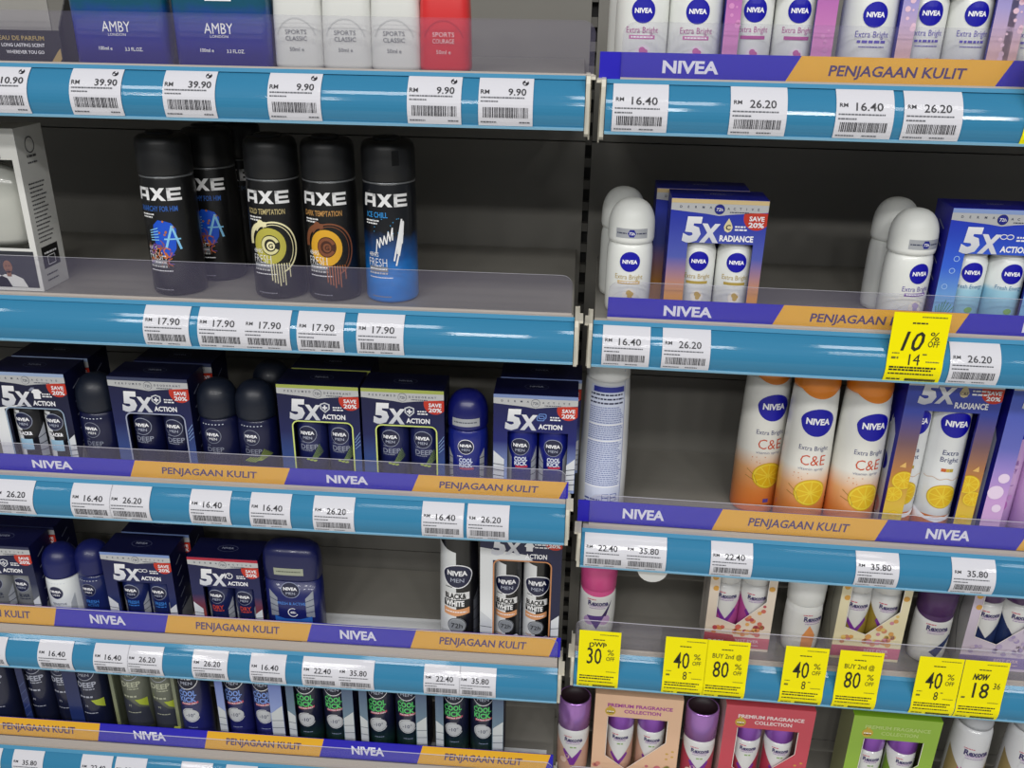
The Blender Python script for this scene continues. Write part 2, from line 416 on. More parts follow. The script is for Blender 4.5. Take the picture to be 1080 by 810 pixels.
banner('R2', [(ba(.036), ba(.204), 'b'), (ba(.204), ba(.380), 'y'), (ba(.380), ba(.55), 'b'), (ba(.55), ba(.72), 'y')], RH-.0005, .0230, 'blue and yellow banner strip below the domed white roll-ons', .010)
banner('R3', [(ba(.0165), ba(.177), 'b'), (ba(.177), ba(.3605), 'y'), (ba(.3605), ba(.515), 'b'), (ba(.515), ba(.70), 'y')], RH+.003, .0285, 'blue and yellow banner strip below the orange-capped spray cans', .010)
# ------------------------------------------------------------------ price tags on the rails
TAGP = M('#d2d2d9', .6, coat=.25, spec=.1, name='tag_paper'); TAGY = M('#f2e600', .45, coat=.2, spec=.1, name='yellow_tag_paper'); TINK = M('#1e1e26', .5); TG = M('#55575f', .5); YINK = M('#20200c', .5); YG = M('#6f6d1c', .5)
_TAG = {}
def strip(W, s0, s1, fn, mat, n=12):
    mb = MB(); rows = [s0+(s1-s0)*i/n for i in range(n+1)]; vs = []
    for s in rows:
        for x, o in ((-W/2, .0011), (W/2, .0011), (W/2, .0006), (-W/2, .0006)):
            y, z = fn(s, o); vs.append((x, y, z))
    f = []
    for i in range(n):
        a, b = 4*i, 4*i+4; f += [(a, a+1, b+1, b), (a+1, a+2, b+2, b+1), (a+2, a+3, b+3, b+2), (a+3, a, b, b+3)]
    f += [(3, 2, 1, 0), (4*n, 4*n+1, 4*n+2, 4*n+3)]
    mb.add(vs, f, mat, False); return mb
def white_tag(price, style):
    k = (price, style)
    if k in _TAG: return _TAG[k]
    W, s0, s1 = .047, .0025, .0455; H = s1-s0; D = []
    mb = strip(W, s0, s1, rail_pt, TAGP)
    V = lambda t: s0+H*t
    sd = sum(map(ord, price))
    if style == 'a':
        D += text(price, .0098, V(.66), .0058, TINK, .014, w=.0205 if len(price) > 4 else .0155); D += text('RM', -.018, V(.655), .0036, TINK, .01, w=.0075)
        D += disc(.0165, V(.87), .0028, TINK); D += disc(.0172, V(.90), .0011, TAGP, lay=3); D += disc(.0158, V(.84), .0009, TAGP, lay=3)
        D += micro(-.0215, .016, V(.53), .0010, TG, seed=sd); D += micro(-.0215, -.006, V(.46), .0010, TG, seed=sd+1)
        D += barcode(-.0195, V(.17), .0195, V(.36), TINK, sd); D += micro(-.0215, -.008, V(.07), .001, TG, seed=sd+2); D += micro(.012, .021, V(.07), .001, TG, seed=sd+3)
    else:
        D += text(price, .0035, V(.60), .0064, TINK, .010, w=.0220); D += text('RM', -.0175, V(.625), .0032, TINK, .01, w=.0068)
        D += micro(-.0215, .0165, V(.44), .0011, TG, seed=sd); D += micro(-.0215, -.006, V(.36), .0011, TG, seed=sd+1)
        D += barcode(-.0195, V(.14), .0195, V(.31), TINK, sd); D += micro(-.0215, -.006, V(.05), .001, TG, seed=sd+2); D += micro(.0, .012, V(.05), .001, TG, seed=sd+3)
    mb.decal(D, lambda u, v, o: (u,)+rail_pt(v, .0011+o))
    _TAG[k] = mb.mesh('price_tag'); return _TAG[k]
def yellow_tag(kind):
    W, s0, s1 = .0525, .001, (.0885 if kind != '10' else .0715); H = s1-s0; D = []
    mb = strip(W, s0, s1, tall_pt, TAGY, 20)
    V = lambda t: s0+H*t
    D += micro(.0, .023, V(.935), .0011, YG, seed=4); D += micro(-.008, .006, V(.845), .0014, YINK, seed=5)
    if kind == '30':
        D += text('DWP', -.002, V(.775), .0066, YINK, .02, arc=-14); D += text('30', -.006, V(.575), .0235, YINK, .004, w=.0185); pv = .60
    elif kind == '40':
        D += text('40', -.0045, V(.615), .0235, YINK, .004, w=.0195); pv = .64
        D += text('8', .0012, V(.36), .012, YINK, .0, w=.005); D += micro(.006, .009, V(.41), .0014, YG, seed=2); D += micro(-.0225, -.016, V(.42), .0011, YG, seed=8); D += micro(-.0225, -.017, V(.345), .0026, YG, seed=9)
    elif kind == '80':
        D += text('BUY 2nd @', -.0005, V(.745), .0066, YINK, .004, w=.036); D += text('80', -.0065, V(.515), .0235, YINK, .004, w=.0195); pv = .53
    elif kind == 'now':
        D += text('NOW', -.004, V(.735), .0078, YINK, .05, w=.018, slant=.15); D += text('18', -.001, V(.51), .0215, YINK, .005, w=.0185); D += text('36', .0165, V(.60), .0088, YINK, .0, w=.008); pv = None
        D += micro(-.0225, -.018, V(.37), .0026, YG, seed=9)
    elif kind == '10':
        D += text('10', -.004, V(.600), .0185, YINK, .012, w=.0185, slant=.22); pv = .63
        D += text('14', -.001, V(.345), .0105, YINK, .0, w=.0105); D += micro(.006, .010, V(.41), .0014, YG, seed=2); D += micro(-.0225, -.015, V(.42), .0011, YG, seed=8); D += micro(-.0225, -.016, V(.345), .0022, YG, seed=9)
    if pv:
        D += text('%', .0145, V(pv+.05), .0082, YINK, .0, w=.0085); D += text('OFF', .0145, V(pv-.06), .0058, YINK, .004, w=.0105)
    D += micro(.010, .023, V(.31), .0010, YG, seed=3)
    for t, a in ((.225, .020), (.19, .016), (.135, .019)): D += micro(-.0235, a, V(t), .0015, YINK, seed=int(t*100))
    D += micro(-.0235, -.010, V(.045), .0016, YINK, seed=6); D += rect(-.006, V(.03), .0225, V(.07), YG); D += barcode(-.006, V(.03), .0225, V(.07), YINK, 5)
    mb.decal(D, lambda u, v, o: (u,)+tall_pt(v, .0011+o)); return mb.mesh('price_tag')
def tag(sh, X, what, label, style='b'):
    if style == 'y':
        if what not in _TAG: _TAG[what] = yellow_tag(what)
        me = _TAG[what]
    else: me = white_tag(what, style)
    loc, r = wloc(sh, lx(sh, X)); single('price_tag', None, loc, r, label, 'price tag', 'yellow discount tags' if style == 'y' else 'white price tags', me=me)
T = {'L1': [(-.513, '10.90', 'white 10.90 tag below the black carton tray, cut by the frame edge'), (-.427, '39.90', 'white 39.90 tag below the blue perfume bottle next to the tray'),
            (-.342, '39.90', 'white 39.90 tag below the gap between the two perfume bottles'), (-.248, '9.90', 'white 9.90 tag below the first white sports roll-on'),
            (-.125, '9.90', 'white 9.90 tag below the red roll-on'), (-.063, '9.90', 'white 9.90 tag below the empty end of the top left shelf')],
     'L2': [(-.403, '17.90', 'white 17.90 tag first of the row of five, below the blue-splash spray'), (-.347, '17.90', 'white 17.90 tag, second of the row of five under the body sprays'),
            (-.300, '17.90', 'white 17.90 tag below the gold-ring spray, touching its left neighbour'), (-.246, '17.90', 'white 17.90 tag below the orange-ring dark spray'), (-.186, '17.90', 'white 17.90 tag below the bright blue body spray')],
     'L3': [(-.631, '26.20', 'white 26.20 tag below the shirt-printed twin pack at the frame edge'), (-.539, '16.40', 'white 16.40 tag joined to a 26.20 tag, below the first navy roll-on'), (-.493, '26.20', 'white 26.20 tag joined to a 16.40 tag, below the silver-outlined twin pack'),
            (-.399, '16.40', 'white 16.40 tag alone below the pair of navy roll-ons, left of another'), (-.329, '16.40', 'white 16.40 tag alone below the lime-marked roll-on'), (-.256, '26.20', 'white 26.20 tag alone below the two lime-outlined twin packs'),
            (-.132, '16.40', 'white 16.40 tag below the roll-on with a silver cap band'), (-.081, '26.20', 'white 26.20 tag below the cool twin pack by the upright')],
     'L4': [(-.748, '26.20', 'white tag almost cut off by the frame on the fourth left rail'), (-.657, '16.40', 'white 16.40 tag below the white-labelled navy roll-on'), (-.581, '16.40', 'white 16.40 tag joined to a 26.20 tag, above the dark deep sprays'),
            (-.535, '26.20', 'white 26.20 tag joined to a 16.40 tag, above the olive twin pack'), (-.448, '26.20', 'white 26.20 tag alone above the single cooling can'), (-.371, '16.40', 'white 16.40 tag alone below the stick deodorant'),
            (-.302, '22.40', 'white 22.40 tag above the first green twin pack'), (-.255, '35.80', 'white 35.80 tag above the first gap between green twin packs'), (-.143, '22.40', 'white 22.40 tag below the black-and-white spray can'), (-.097, '35.80', 'white 35.80 tag below the black-and-white twin pack')],
     'L5': [(-.838, '22.40', 'white tag at the corner of the frame on the lowest left rail'), (-.773, '35.80', 'white 35.80 tag below the first dark deep twin pack'), (-.668, '22.40', 'white 22.40 tag on the lowest rail, left of a 35.80 tag'),
            (-.616, '35.80', 'white 35.80 tag below the olive twin pack'), (-.517, '22.40', 'white tag half out of the frame below the single cooling can'), (-.450, '35.80', 'white tag half out of the frame below the pale blue twin pack')],
     'R1': [(.052, '16.40', 'white 16.40 tag at the rail end below the first pink-printed roll-on'), (.151, '26.20', 'white 26.20 tag below the pink twin pack'), (.238, '16.40', 'white 16.40 tag below the lilac-printed roll-on'), (.293, '26.20', 'white 26.20 tag below the lilac twin pack')],
     'R2': [(.056, '16.40', 'white 16.40 tag below the gold-printed domed roll-on'), (.115, '26.20', 'white 26.20 tag below the vitamin twin pack'), (.389, '26.20', 'white 26.20 tag beside the yellow ten percent tag')],
     'R3': [(.050, '22.40', 'white 22.40 tag at the rail end joined to a 35.80 tag'), (.097, '35.80', 'white 35.80 tag joined to a 22.40 tag at the rail end'), (.194, '22.40', 'white 22.40 tag alone below the first orange-capped spray'), (.355, '35.80', 'white 35.80 tag below the vitamin spray twin pack'), (.459, '35.80', 'white 35.80 tag below the pink pearl twin pack')]}
for sh, rows in T.items():
    for X, pr, lb in rows: tag(sh, X, pr, lb, 'a' if sh == 'L1' else 'b')
tag('R2', .3325, '10', 'yellow tag reading 10% off over the banner', 'y')
for X, k, lb in ((.053, '30', 'yellow tag reading 30% off below the pink-capped roll-on'), (.161, '40', 'yellow 40% off tag left of the first 80% tag, near the rose carton'), (.2125, '80', 'yellow buy-second 80% off tag below the rose-printed carton'),
                 (.308, '40', 'yellow 40% off tag below the white roll-on with an orange mark'), (.3735, '80', 'yellow buy-second 80% off tag below the yellow-topped carton'), (.468, '40', 'yellow 40% off tag joined to the now 18.36 tag'), (.5215, 'now', 'yellow tag reading now 18.36 near the frame corner')):
    tag('R4', X, k, lb, 'y')
tag('R1', .3925, '40', 'yellow tag cut off by the frame on the top right rail', 'y')
# white card liners on the decks
for sh, xa, xb, lb in (('L4', -.335, .0, 'white card liner on the shelf beside the stick deodorant'), ('L5', -.195, -.006, 'white card liner on the lowest left shelf beyond the green packs')):
    mb = MB(); mb.box(xa, xb, .034, .100 if sh == 'L4' else .080, RH+.0001, RH+.0003, M('#e4e6e8', .45)); loc, r = wloc(sh, 0); single('shelf_liner', mb, loc, r, lb, 'liner')
# ------------------------------------------------------------------ product kinds
def stdz(): pass
CW = M('#e4e6e2', .35, coat=.3, name='white_plastic'); CW2 = M('#dfe3e4', .3, coat=.4)
LOGO = M('#0500a0', .4, coat=.1, name='logo_blue'); LW = M('#f4f4f8', .45)
NAVYM = M('#14193f', .38, coat=.3, name='navy_plastic'); NAVYB = M('#0b1038', .35, coat=.3); DKCAP = M('#0f1728', .45, coat=.1, name='dark_navy_cap')
SILV = M('#b9bcc2', .35, metal=.35); RED = M('#c8331f', .45); GOLD = M('#c9a64a', .4); BLACKP = M('#0a0a0c', .42, coat=.3); CAPB = M('#17181a', .42)
PINK = M('#c85aa0', .45); VIOLET = M('#6b56b8', .45); STEELB = M('#5b78b8', .4)
def logo(cx, cy, r, men=False, lay=1, shield=False, txtcol=None, bg=None, ringc=None):
    bg = bg or (LOGO if not men else M('#10163c', .35, coat=.4)); D = []
    if shield:      # rounded teardrop badge
        pts = []
        for i in range(30):
            a = 2*math.pi*i/30; c, s = math.cos(a), math.sin(a)
            pts.append((cx+r*1.02*c*(1 if s < 0 else 1.03), cy+r*(.80*s if s > 0 else .95*s)*(1 if s < 0 else (1-.10*(c < 0)*abs(c)))))
        if men: D += poly([(cx+(x-cx)*1.09, cy+(y-cy)*1.09) for x, y in pts], LW, lay)
        D += poly(pts, bg, lay+1)
    else:
        if men: D += disc(cx, cy, r, ringc or LW, lay=lay); D += disc(cx, cy, r*.93, bg, lay=lay+1)
        else: D += disc(cx, cy, r, bg, lay=lay+1)
    if men: D += text('NIVEA', cx, cy+r*.18, r*.36, txtcol or LW, .04, w=r*1.45, lay=lay+2); D += text('MEN', cx, cy-r*.38, r*.30, txtcol or M('#b9bfd2', .4), 0, w=r*.95, lay=lay+2)
    else: D += text('NIVEA', cx, cy, r*.36, LW, .04, w=r*1.45, lay=lay+2)
    return D
# --- tall black body spray
def flame(D, rnd, n, u0, u1, v0, v1, mats, w):
    for i in range(n):
        a = rnd.uniform(0, 6.28); u, v = rnd.uniform(u0, u1), rnd.uniform(v0, v1); L = rnd.uniform(.004, .012)
        pts = [(u+L*t*math.cos(a+t*.9)*.5, v+L*t*math.sin(a+t*.9)*.6) for t in (-1, -.3, .3, 1)]
        D += stroke(pts, w*rnd.uniform(.6, 1.4), mats[i % len(mats)], 3)
def axe(variant):
    def b():
        R = .0268
        prof = [(.0235, 0), (.0258, .0012), (R, .004), (R, .106), (.0264, .112), (.0258, .119), (.0256, .1215)]
        body = MB(); base = BLACKP
        if variant == 'ice': base = GR([(0, '#127ad6'), (.28, '#1480d8'), (.46, '#0d4f94'), (.66, '#0a0d14')], 0, .1215, .35, .4, noise=.12)
        body.lathe(prof, base, 44); body.lathe([(.0259, .1200), (.0261, .1208), (.0259, .1216)], M('#8a8d90', .3, metal=.6), 44)
        D = []; W_ = M('#e9e9ea', .4)
        # block letters of the brand word, drawn as bars
        h, v = .0125, .0985
        def L(pts): return poly([(u, v+y*h) for u, y in pts], W_, 2)
        D += L([(-.0235, 0), (-.0200, 0), (-.0185, 1), (-.0225, 1)]) + L([(-.0225, 1), (-.0085, 1), (-.0085, .78), (-.022, .78)]) + L([(-.0120, 0), (-.0085, 0), (-.0085, 1), (-.0120, 1)]) + L([(-.0205, .26), (-.012, .26), (-.012, .46), (-.020, .46)])
        D += L([(-.0068, 0), (-.0022, 0), (.0078, 1), (.0032, 1)]) + L([(.0036, 0), (.0082, 0), (-.0024, 1), (-.007, 1)])
        D += L([(.0095, 0), (.0130, 0), (.0130, 1), (.0095, 1)]) + L([(.0095, 0), (.0235, 0), (.0235, .22), (.0095, .22)]) + L([(.0095, .39), (.0225, .39), (.0225, .6), (.0095, .6)]) + L([(.0095, .78), (.0235, .78), (.0235, 1), (.0095, 1)])
        rnd = random.Random(5)
        nm, nc = {'blue': ('ANARCHY FOR HIM', '#2f5fae'), 'gold': ('GOLD TEMPTATION', '#b7a877'), 'dark': ('DARK TEMPTATION', '#b98a4e'), 'ice': ('ICE CHILL', '#2f8fd6'), 'grey': ('BLACK', '#3d4a63')}[variant]
        D += text(nm, -.002 if variant != 'ice' else -.0085, .0905, .0052, M(nc, .45), .012, w=.040 if variant != 'ice' else .023)
        D += micro(-.0215, -.006, .0838, .0014, W_, seed=2); D += micro(-.0215, -.008, .0810, .0014, W_, seed=3)
        if variant == 'blue':
            bl = M('#1550c8', .4)
            D += poly([(-.010, .066), (-.0085, .074), (-.003, .079), (.004, .078), (.010, .076), (.014, .070), (.013, .060), (.012, .050), (.007, .042), (.001, .040), (-.004, .047), (-.009, .056)], bl, 1)
            lb = M('#86c4ea', .4)
            D += stroke([(.003, .052), (.010, .073), (.0165, .050)], .0022, lb, 3); D += stroke([(.002, .060), (.017, .060)], .0015, lb, 3)
            for k in range(5): D += stroke([(-.013, .068-k*.0024), (-.004, .071-k*.003)], .0009, lb, 3)
            flame(D, rnd, 26, -.016, .006, .036, .054, [M('#c86a2c', .4), M('#6b4a9a', .4), M('#9a5a3a', .4)], .001)
            for k in range(6): D += disc(rnd.uniform(-.004, .012), rnd.uniform(.062, .078), .0011, M('#b06a3a', .4), lay=3)
        if variant in ('gold', 'dark'):
            A, B_, C_, E_ = (('#e9e2b4', '#b4ac48', '#d8d29a', '#20201a') if variant == 'gold' else ('#7d4a30', '#d9a32c', '#a8602c', '#47261a'))
            D += ring(.0045, .054, .0235, .0016, M(A, .4), .027, 2, 30, -70, 140); D += ring(.0045, .054, .0195, .0008, M(A, .4), .024, 2, 30, -40, 120)
            D += disc(.0, .056, .0165, M(B_, .4), .0185, 2); D += disc(.001, .057, .0095, M(E_, .4), .0105, 3); D += ring(.001, .057, .0088, .0030, M(C_ if variant == 'gold' else A, .4), .0095, 4, 24, 20, 330)
            D += disc(.0015, .0565, .0040, M(A, .4), .0045, 5); D += text('G', .0015, .0565, .0045, M(E_, .4), .03, lay=6)
            D += ring(-.004, .060, .0195, .0050, M(A, .4), .0205, 3, 22, 80, 190); D += disc(-.0075, .0790, .0033, M(A, .4), lay=3)
            for k in range(8): x = .000+k*.0026; D += stroke([(x, .038), (x+.0004, .038-rnd.uniform(.006, .024))], .0010, M(A if variant == 'gold' else C_, .4), 2)
        if variant == 'ice':
            D += stroke([(-.010, .052), (-.0085, .066), (-.006, .058), (-.005, .068), (-.0025, .061), (-.001, .070), (.001, .062), (.003, .074), (.0045, .065), (.007, .078), (.007, .066)], .0011, W_, 3)
            D += stroke([(.008, .045), (.0165, .086), (.0115, .052), (.0180, .084), (.0130, .050), (.0175, .072), (.0100, .040)], .0016, W_, 3)
            D += stroke([(.0145, .060), (.0185, .083), (.0165, .062)], .0012, W_, 3)
            for k in range(14): D += disc(rnd.uniform(-.012, .02), rnd.uniform(.07, .088), .0005, M('#4aa6e0', .4), lay=2, n=8)
        D += text('48HRS', -.0135, .0505, .0045, W_, .0, w=.0115); D += text('FRESH', -.0095, .0425, .0082, W_, -.01, w=.0205)
        D += rect(-.0195, .0330, .0015, .0382, M('#7d8086', .45), 2); D += micro(-.0185, .0005, .0352, .0012, LW, 3, 5); D += micro(-.0195, .001, .0305, .0018, M('#c9c9c9', .4), 2, 4)
        D += micro(-.0195, .006, .0265, .0010, LW, 2, 6); D += micro(-.017, .004, .0065, .0011, M('#8a8a90', .5), 2, 7)
        body.decal(D, cyl(prof), .003)
        cap = MB(); cp = [(.0258, .1217), (.0266, .1235), (.0265, .136), (.0262, .152), (.0250, .1565), (.0222, .159), (.016, .1605), (0, .1610)]
        cap.lathe(cp, CAPB, 44)
        cap.decal(rect(.009, .138, .016, .152, M('#030303', .2), 1) if variant == 'ice' else [], cyl(cp, cx=0), .003)
        sl = MB(); sl.lathe([(.0140, .1585), (.0135, .1622), (.0118, .1635), (0, .1638)], M('#101113', .5), 28, sy=.8, cy=-.004)
        return [('can_body', body, None), ('cap', cap, None), ('spray_button', sl, 1)]
    return make('axe_'+variant, b, 'body_spray')
# --- roll-on bottle
def roll(variant):
    def b():
        men = variant in ('men', 'lime', 'cool', 'sens', 'fresh')
        R = .0232
        prof = [(.0195, 0), (.0215, .001), (.0226, .006), (.0232, .022), (.0232, .058), (.0228, .067), (.0218, .0715), (.0205, .0735)]
        mat = {'men': NAVYB, 'lime': NAVYB, 'cool': M('#14207a', .3, coat=.5), 'sens': CW2, 'fresh': M('#18245c', .3, coat=.5)}.get(variant, CW)
        body = MB(); body.lathe(prof, mat, 44, sy=.92); D = []
        sv = M('#8f94a6', .3, metal=.4)
        if men:
            if variant == 'cool':
                D += logo(0, .0545, .0093, True); D += micro(-.010, -.004, .0418, .0011, LW, 2); D += text('COOL', .0, .0375, .0050, M('#cfd6ee', .4), .04, w=.0155); D += text('KICK', .0, .0315, .0050, M('#cfd6ee', .4), .04, w=.0150); D += rect(-.007, .0258, .009, .0282, M('#b8405a', .4), 2)
                body.lathe([(.0203, .0700), (.0212, .0712), (.0203, .0735)], SILV, 40, sy=.92)
                for s in (-1, 1): D += poly([(s*.0165, .010), (s*.0235, .008), (s*.0235, .050), (s*.0165, .040)], SILV, 1)
                for s in (-1, 1):
                    for k in range(4): D += stroke([(s*.0165, .016+k*.0075), (s*.0235, .012+k*.009)], .0009, M('#2a2f4a', .4), 2)
            else:
                D += logo(-.002, .0530, .0098, True, ringc=sv, txtcol=LW)
                if variant in ('men', 'lime'):
                    D += text('DEEP', -.0005, .0355, .0056, sv, .01, w=.0195); D += micro(-.0095, -.005, .0405, .0009, sv, 2); D += micro(-.010, .004, .0300, .0011, sv, 2)
                    if variant == 'lime':
                        lm = M('#9fb53c', .4)
                        for k in range(7): D += stroke([(.004+.0006*k, .024), (.012+.0016*k, .038-.0012*k)], .0005, lm, 2)
                        for k in range(5): D += stroke([(-.012+.003*k, .022), (-.004+.003*k, .028)], .0010, lm, 3)
                if variant == 'fresh': D += text('FRESH', .001, .0345, .0048, M('#3f7fd0', .4), .02, w=.0165); D += text('ACTIVE', .001, .0285, .0036, M('#3f7fd0', .4), .0, w=.0150)
                if variant == 'sens':
                    D += text('SENSITIVE', .0, .0350, .0034, M('#3a4260', .4), .0, w=.019); D += poly([(.012, .014), (.022, .012), (.022, .050), (.015, .036)], M('#a8adb4', .4), 1); D += rect(-.010, .008, .006, .024, M('#cfd6dc', .4), 1)
                for k in range(7): D += rect(-.014+k*.0040, .0668, -.0122+k*.0040, .0678, M('#c7ccd8', .4), 2)
        else:
            nm, bar, fl = {'pink': ('#b34f93', '#c976ab', '#c864a4'), 'gold': ('#b39a4a', '#cfa84a', '#c9a84e'), 'lilac': ('#5a4fb0', '#7a6fc0', '#d89a8a'), 'plum': ('#6a5aa8', '#7d5aa8', '#b5a8d0')}[variant]
            D += logo(0, .0560, .0102); D += text('Extra Bright', 0, .0405, .0050, M(nm, .45), -.004, w=.0285)
            if variant == 'lilac':
                D += micro(-.012, .012, .0335, .0022, M(nm, .45), 2, 3); D += micro(-.010, .012, .0300, .0008, M(nm, .45), 2, 4)
                D += poly([(-.022, .010), (-.012, .020), (-.002, .0225), (.004, .016), (.010, .022), (.016, .021), (.022, .010), (.022, .004), (-.022, .004)], M('#ecd9cf', .4), 1); D += disc(.003, .015, .006, M(fl, .4), .0045, 2, 12); D += poly([(.003, .008), (.010, .017), (.016, .013), (.018, .006)], M('#e5b9a4', .4), 2)
            else:
                D += rect(-.0115, .0330, .0115, .0362, M(bar, .45), 1); D += micro(-.0095, .0095, .0341, .0012, LW, 2, 3)
                D += disc(.0015, .0215, .0070, M('#eadfe6' if variant == 'pink' else '#efe9dc', .4), lay=1)
                for q in ((.0008, .0240, .0028), (.0035, .0228, .0022), (.0018, .0205, .0025), (.0030, .0180, .0018)): D += disc(q[0], q[1], q[2], M(fl, .45), lay=2, n=14)
                D += ring(-.002, .006, .019, .0012, M('#d9dad6', .4), .020, 1, 20, 30, 150)
        body.decal(D, cyl(prof, .92), .003)
        cap = MB(); z0 = .0735
        cp = [(.0212, z0), (.0226, z0+.0010), (.0233, z0+.0045), (.0231, z0+.0165)]
        for i in range(1, 10):
            a = math.radians(10*i); cp.append((.0231*math.cos(a)**.78, z0+.0165+.0260*math.sin(a)))
        cm = {'men': DKCAP, 'lime': DKCAP, 'cool': M('#0f1566', .35, coat=.3), 'sens': M('#121a5c', .4, coat=.2), 'fresh': M('#121a5c', .4, coat=.2)}.get(variant, M('#e6e8e4', .42, name='white_cap'))
        cap.lathe(cp, cm, 44, sy=.95); D = []
        if variant in ('gold', 'plum', 'cool'):
            D += rect(-.0165, .0800, .0165, .0895, SILV, 1)
            if variant == 'cool': D += micro(-.014, .014, .0842, .0014, M('#5d626e', .4), 2)
            else: D += disc(0, .0848, .0042, M('#17208a', .4), lay=2, n=6); D += text('72h', 0, .0848, .0026, LW, .02, lay=3); D += micro(-.015, -.005, .0842, .0012, M('#40455e', .4), 2); D += micro(.005, .015, .0842, .0012, M('#40455e', .4), 2)
        cap.decal(D, cyl(cp, .95), .003)
        return [('bottle', body, None), ('cap', cap, None)]
    return make('roll_'+variant, b, 'roll_on_deodorant')
# --- carton holding two roll-ons behind a cut-out front
def carton_body(mb, W, D, H, fm, sm, tm, win, top_extra=None):
    """box with a window open to the foot of its front: win (u0,u1,v1)"""
    u0, u1, v1 = win; w = W/2
    mb.add([(-w, 0, 0), (u0, 0, 0), (u0, 0, v1), (-w, 0, v1)], [(0, 1, 2, 3)], fm); mb.add([(u1, 0, 0), (w, 0, 0), (w, 0, v1), (u1, 0, v1)], [(0, 1, 2, 3)], fm)
    mb.add([(-w, 0, v1), (u0, 0, v1), (u1, 0, v1), (w, 0, v1), (w, 0, H), (-w, 0, H)], [(0, 1, 2, 3, 4, 5)], fm)
    mb.add([(-w, 0, 0), (-w, D, 0), (-w, D, H), (-w, 0, H)], [(3, 2, 1, 0)[::-1]], sm); mb.add([(w, 0, 0), (w, D, 0), (w, D, H), (w, 0, H)], [(0, 1, 2, 3)], sm)
    mb.add([(-w, D, 0), (w, D, 0), (w, D, H), (-w, D, H)], [(3, 2, 1, 0)], sm); mb.add([(-w, 0, H), (w, 0, H), (w, D, H), (-w, D, H)], [(0, 1, 2, 3)], tm)
    mb.add([(-w, 0, 0), (w, 0, 0), (w, D, 0), (-w, D, 0)], [(3, 2, 1, 0)], sm)
    mb.add([(u0, 0, 0), (u0, .004, 0), (u0, .004, v1), (u0, 0, v1)], [(0, 1, 2, 3)], sm); mb.add([(u1, 0, 0), (u1, .004, 0), (u1, .004, v1), (u1, 0, v1)], [(3, 2, 1, 0)], sm)
    mb.add([(u0, 0, v1), (u1, 0, v1), (u1, .004, v1), (u0, .004, v1)], [(3, 2, 1, 0)], sm)
def chevrons(u0, u1, v0, v1, n, mat, flip, dark, lay=2):
    ms = v1+abs(u1-u0)*.9
    D = poly([(u0, v0), (u1, v0), (u1, v1 if not flip else ms), (u0, ms if not flip else v1)], mat, lay)
    for k in range(1, n):
        t = v0+(v1-v0)*k/n; D += stroke([(u0, t+(.0015 if not flip else 0)), (u1, t+(0 if not flip else .0015))], .0009, dark, lay+1)
    return D
PACK = {  # front gradient, header, top stripe, outline, word, icon, bottle colour, bottle word, word colour
    'bw':    dict(top='#090e36', mid='#0a0f38', bot='#15151c', stripe='#9fb4d8', out='#8fa2b8', word='ACTION', icon='shirt', bottle='bw', side='#0e1238', hdr='DERMA', chev=1),
    'deep':  dict(top='#080e42', mid='#0d1852', bot='#39518f', stripe='#39415f', out='#9aa0b8', word='ACTION', icon='shield', bottle='men', side='#0c1034', hdr='PERFUMED', chev=0),
    'lime':  dict(top='#080e42', mid='#0a1450', bot='#33508f', stripe='#a9b455', out='#cfdc7a', word='ACTION', icon='shield', bottle='lime', side='#0a0e30', hdr='PERFUMED', chev=0),
    'cool':  dict(top='#080e50', mid='#0e186a', bot='#8fa2d2', stripe='#7f93c4', out=None, word='ACTION', icon='ice', bottle='cool', side='#0b0f3c', hdr='DERMA', chev=1),
    'silver': dict(top='#0c1240', mid='#222848', bot='#8d9196', stripe='#2b3050', out=None, word='ACTION', icon='shield', bottle='silver', side='#0c1040', hdr='DERMA', chev=1),
    'fresh': dict(top='#0c1248', mid='#101a52', bot='#33406e', stripe='#7f98cf', out=None, word='ACTION', icon='loop', bottle='fresh', side='#0b0f3a', hdr='DERMA', chev=1),
    'dry':   dict(top='#0c1248', mid='#181e50', bot='#a34a34', stripe='#b3203a', out=None, word='ACTION', icon='dry', bottle='dry', side='#0b0f3a', hdr='DERMA', chev=1),
    'vita':  dict(top='#1a2fb0', mid='#4a56a8', bot='#d9963f', stripe='#d8bf8c', out=None, word='RADIANCE', icon='drop', bottle='gold', side='#1a1f8a', hdr='DERMA', chev=0),
    'aqua':  dict(top='#1c37c4', mid='#2f5fd0', bot='#7fb4dc', stripe='#8fa6d8', out=None, word='ACTION', icon='loop', bottle='aqua', side='#15158f', hdr='DERMA', chev=0),
    'pinkp': dict(top='#6a4fb0', mid='#b86ab0', bot='#d78ac0', stripe='#c9a0d0', out=None, word='RADIANCE', icon='drop', bottle='pink', side='#2a2a9a', hdr='DERMA', chev=0),
    'lilacp': dict(top='#4a44b0', mid='#a49ad0', bot='#e5b9b4', stripe='#c9c0e0', out=None, word='RADIANCE', icon='drop', bottle='lilac', side='#24249a', hdr='DERMA', chev=0)}
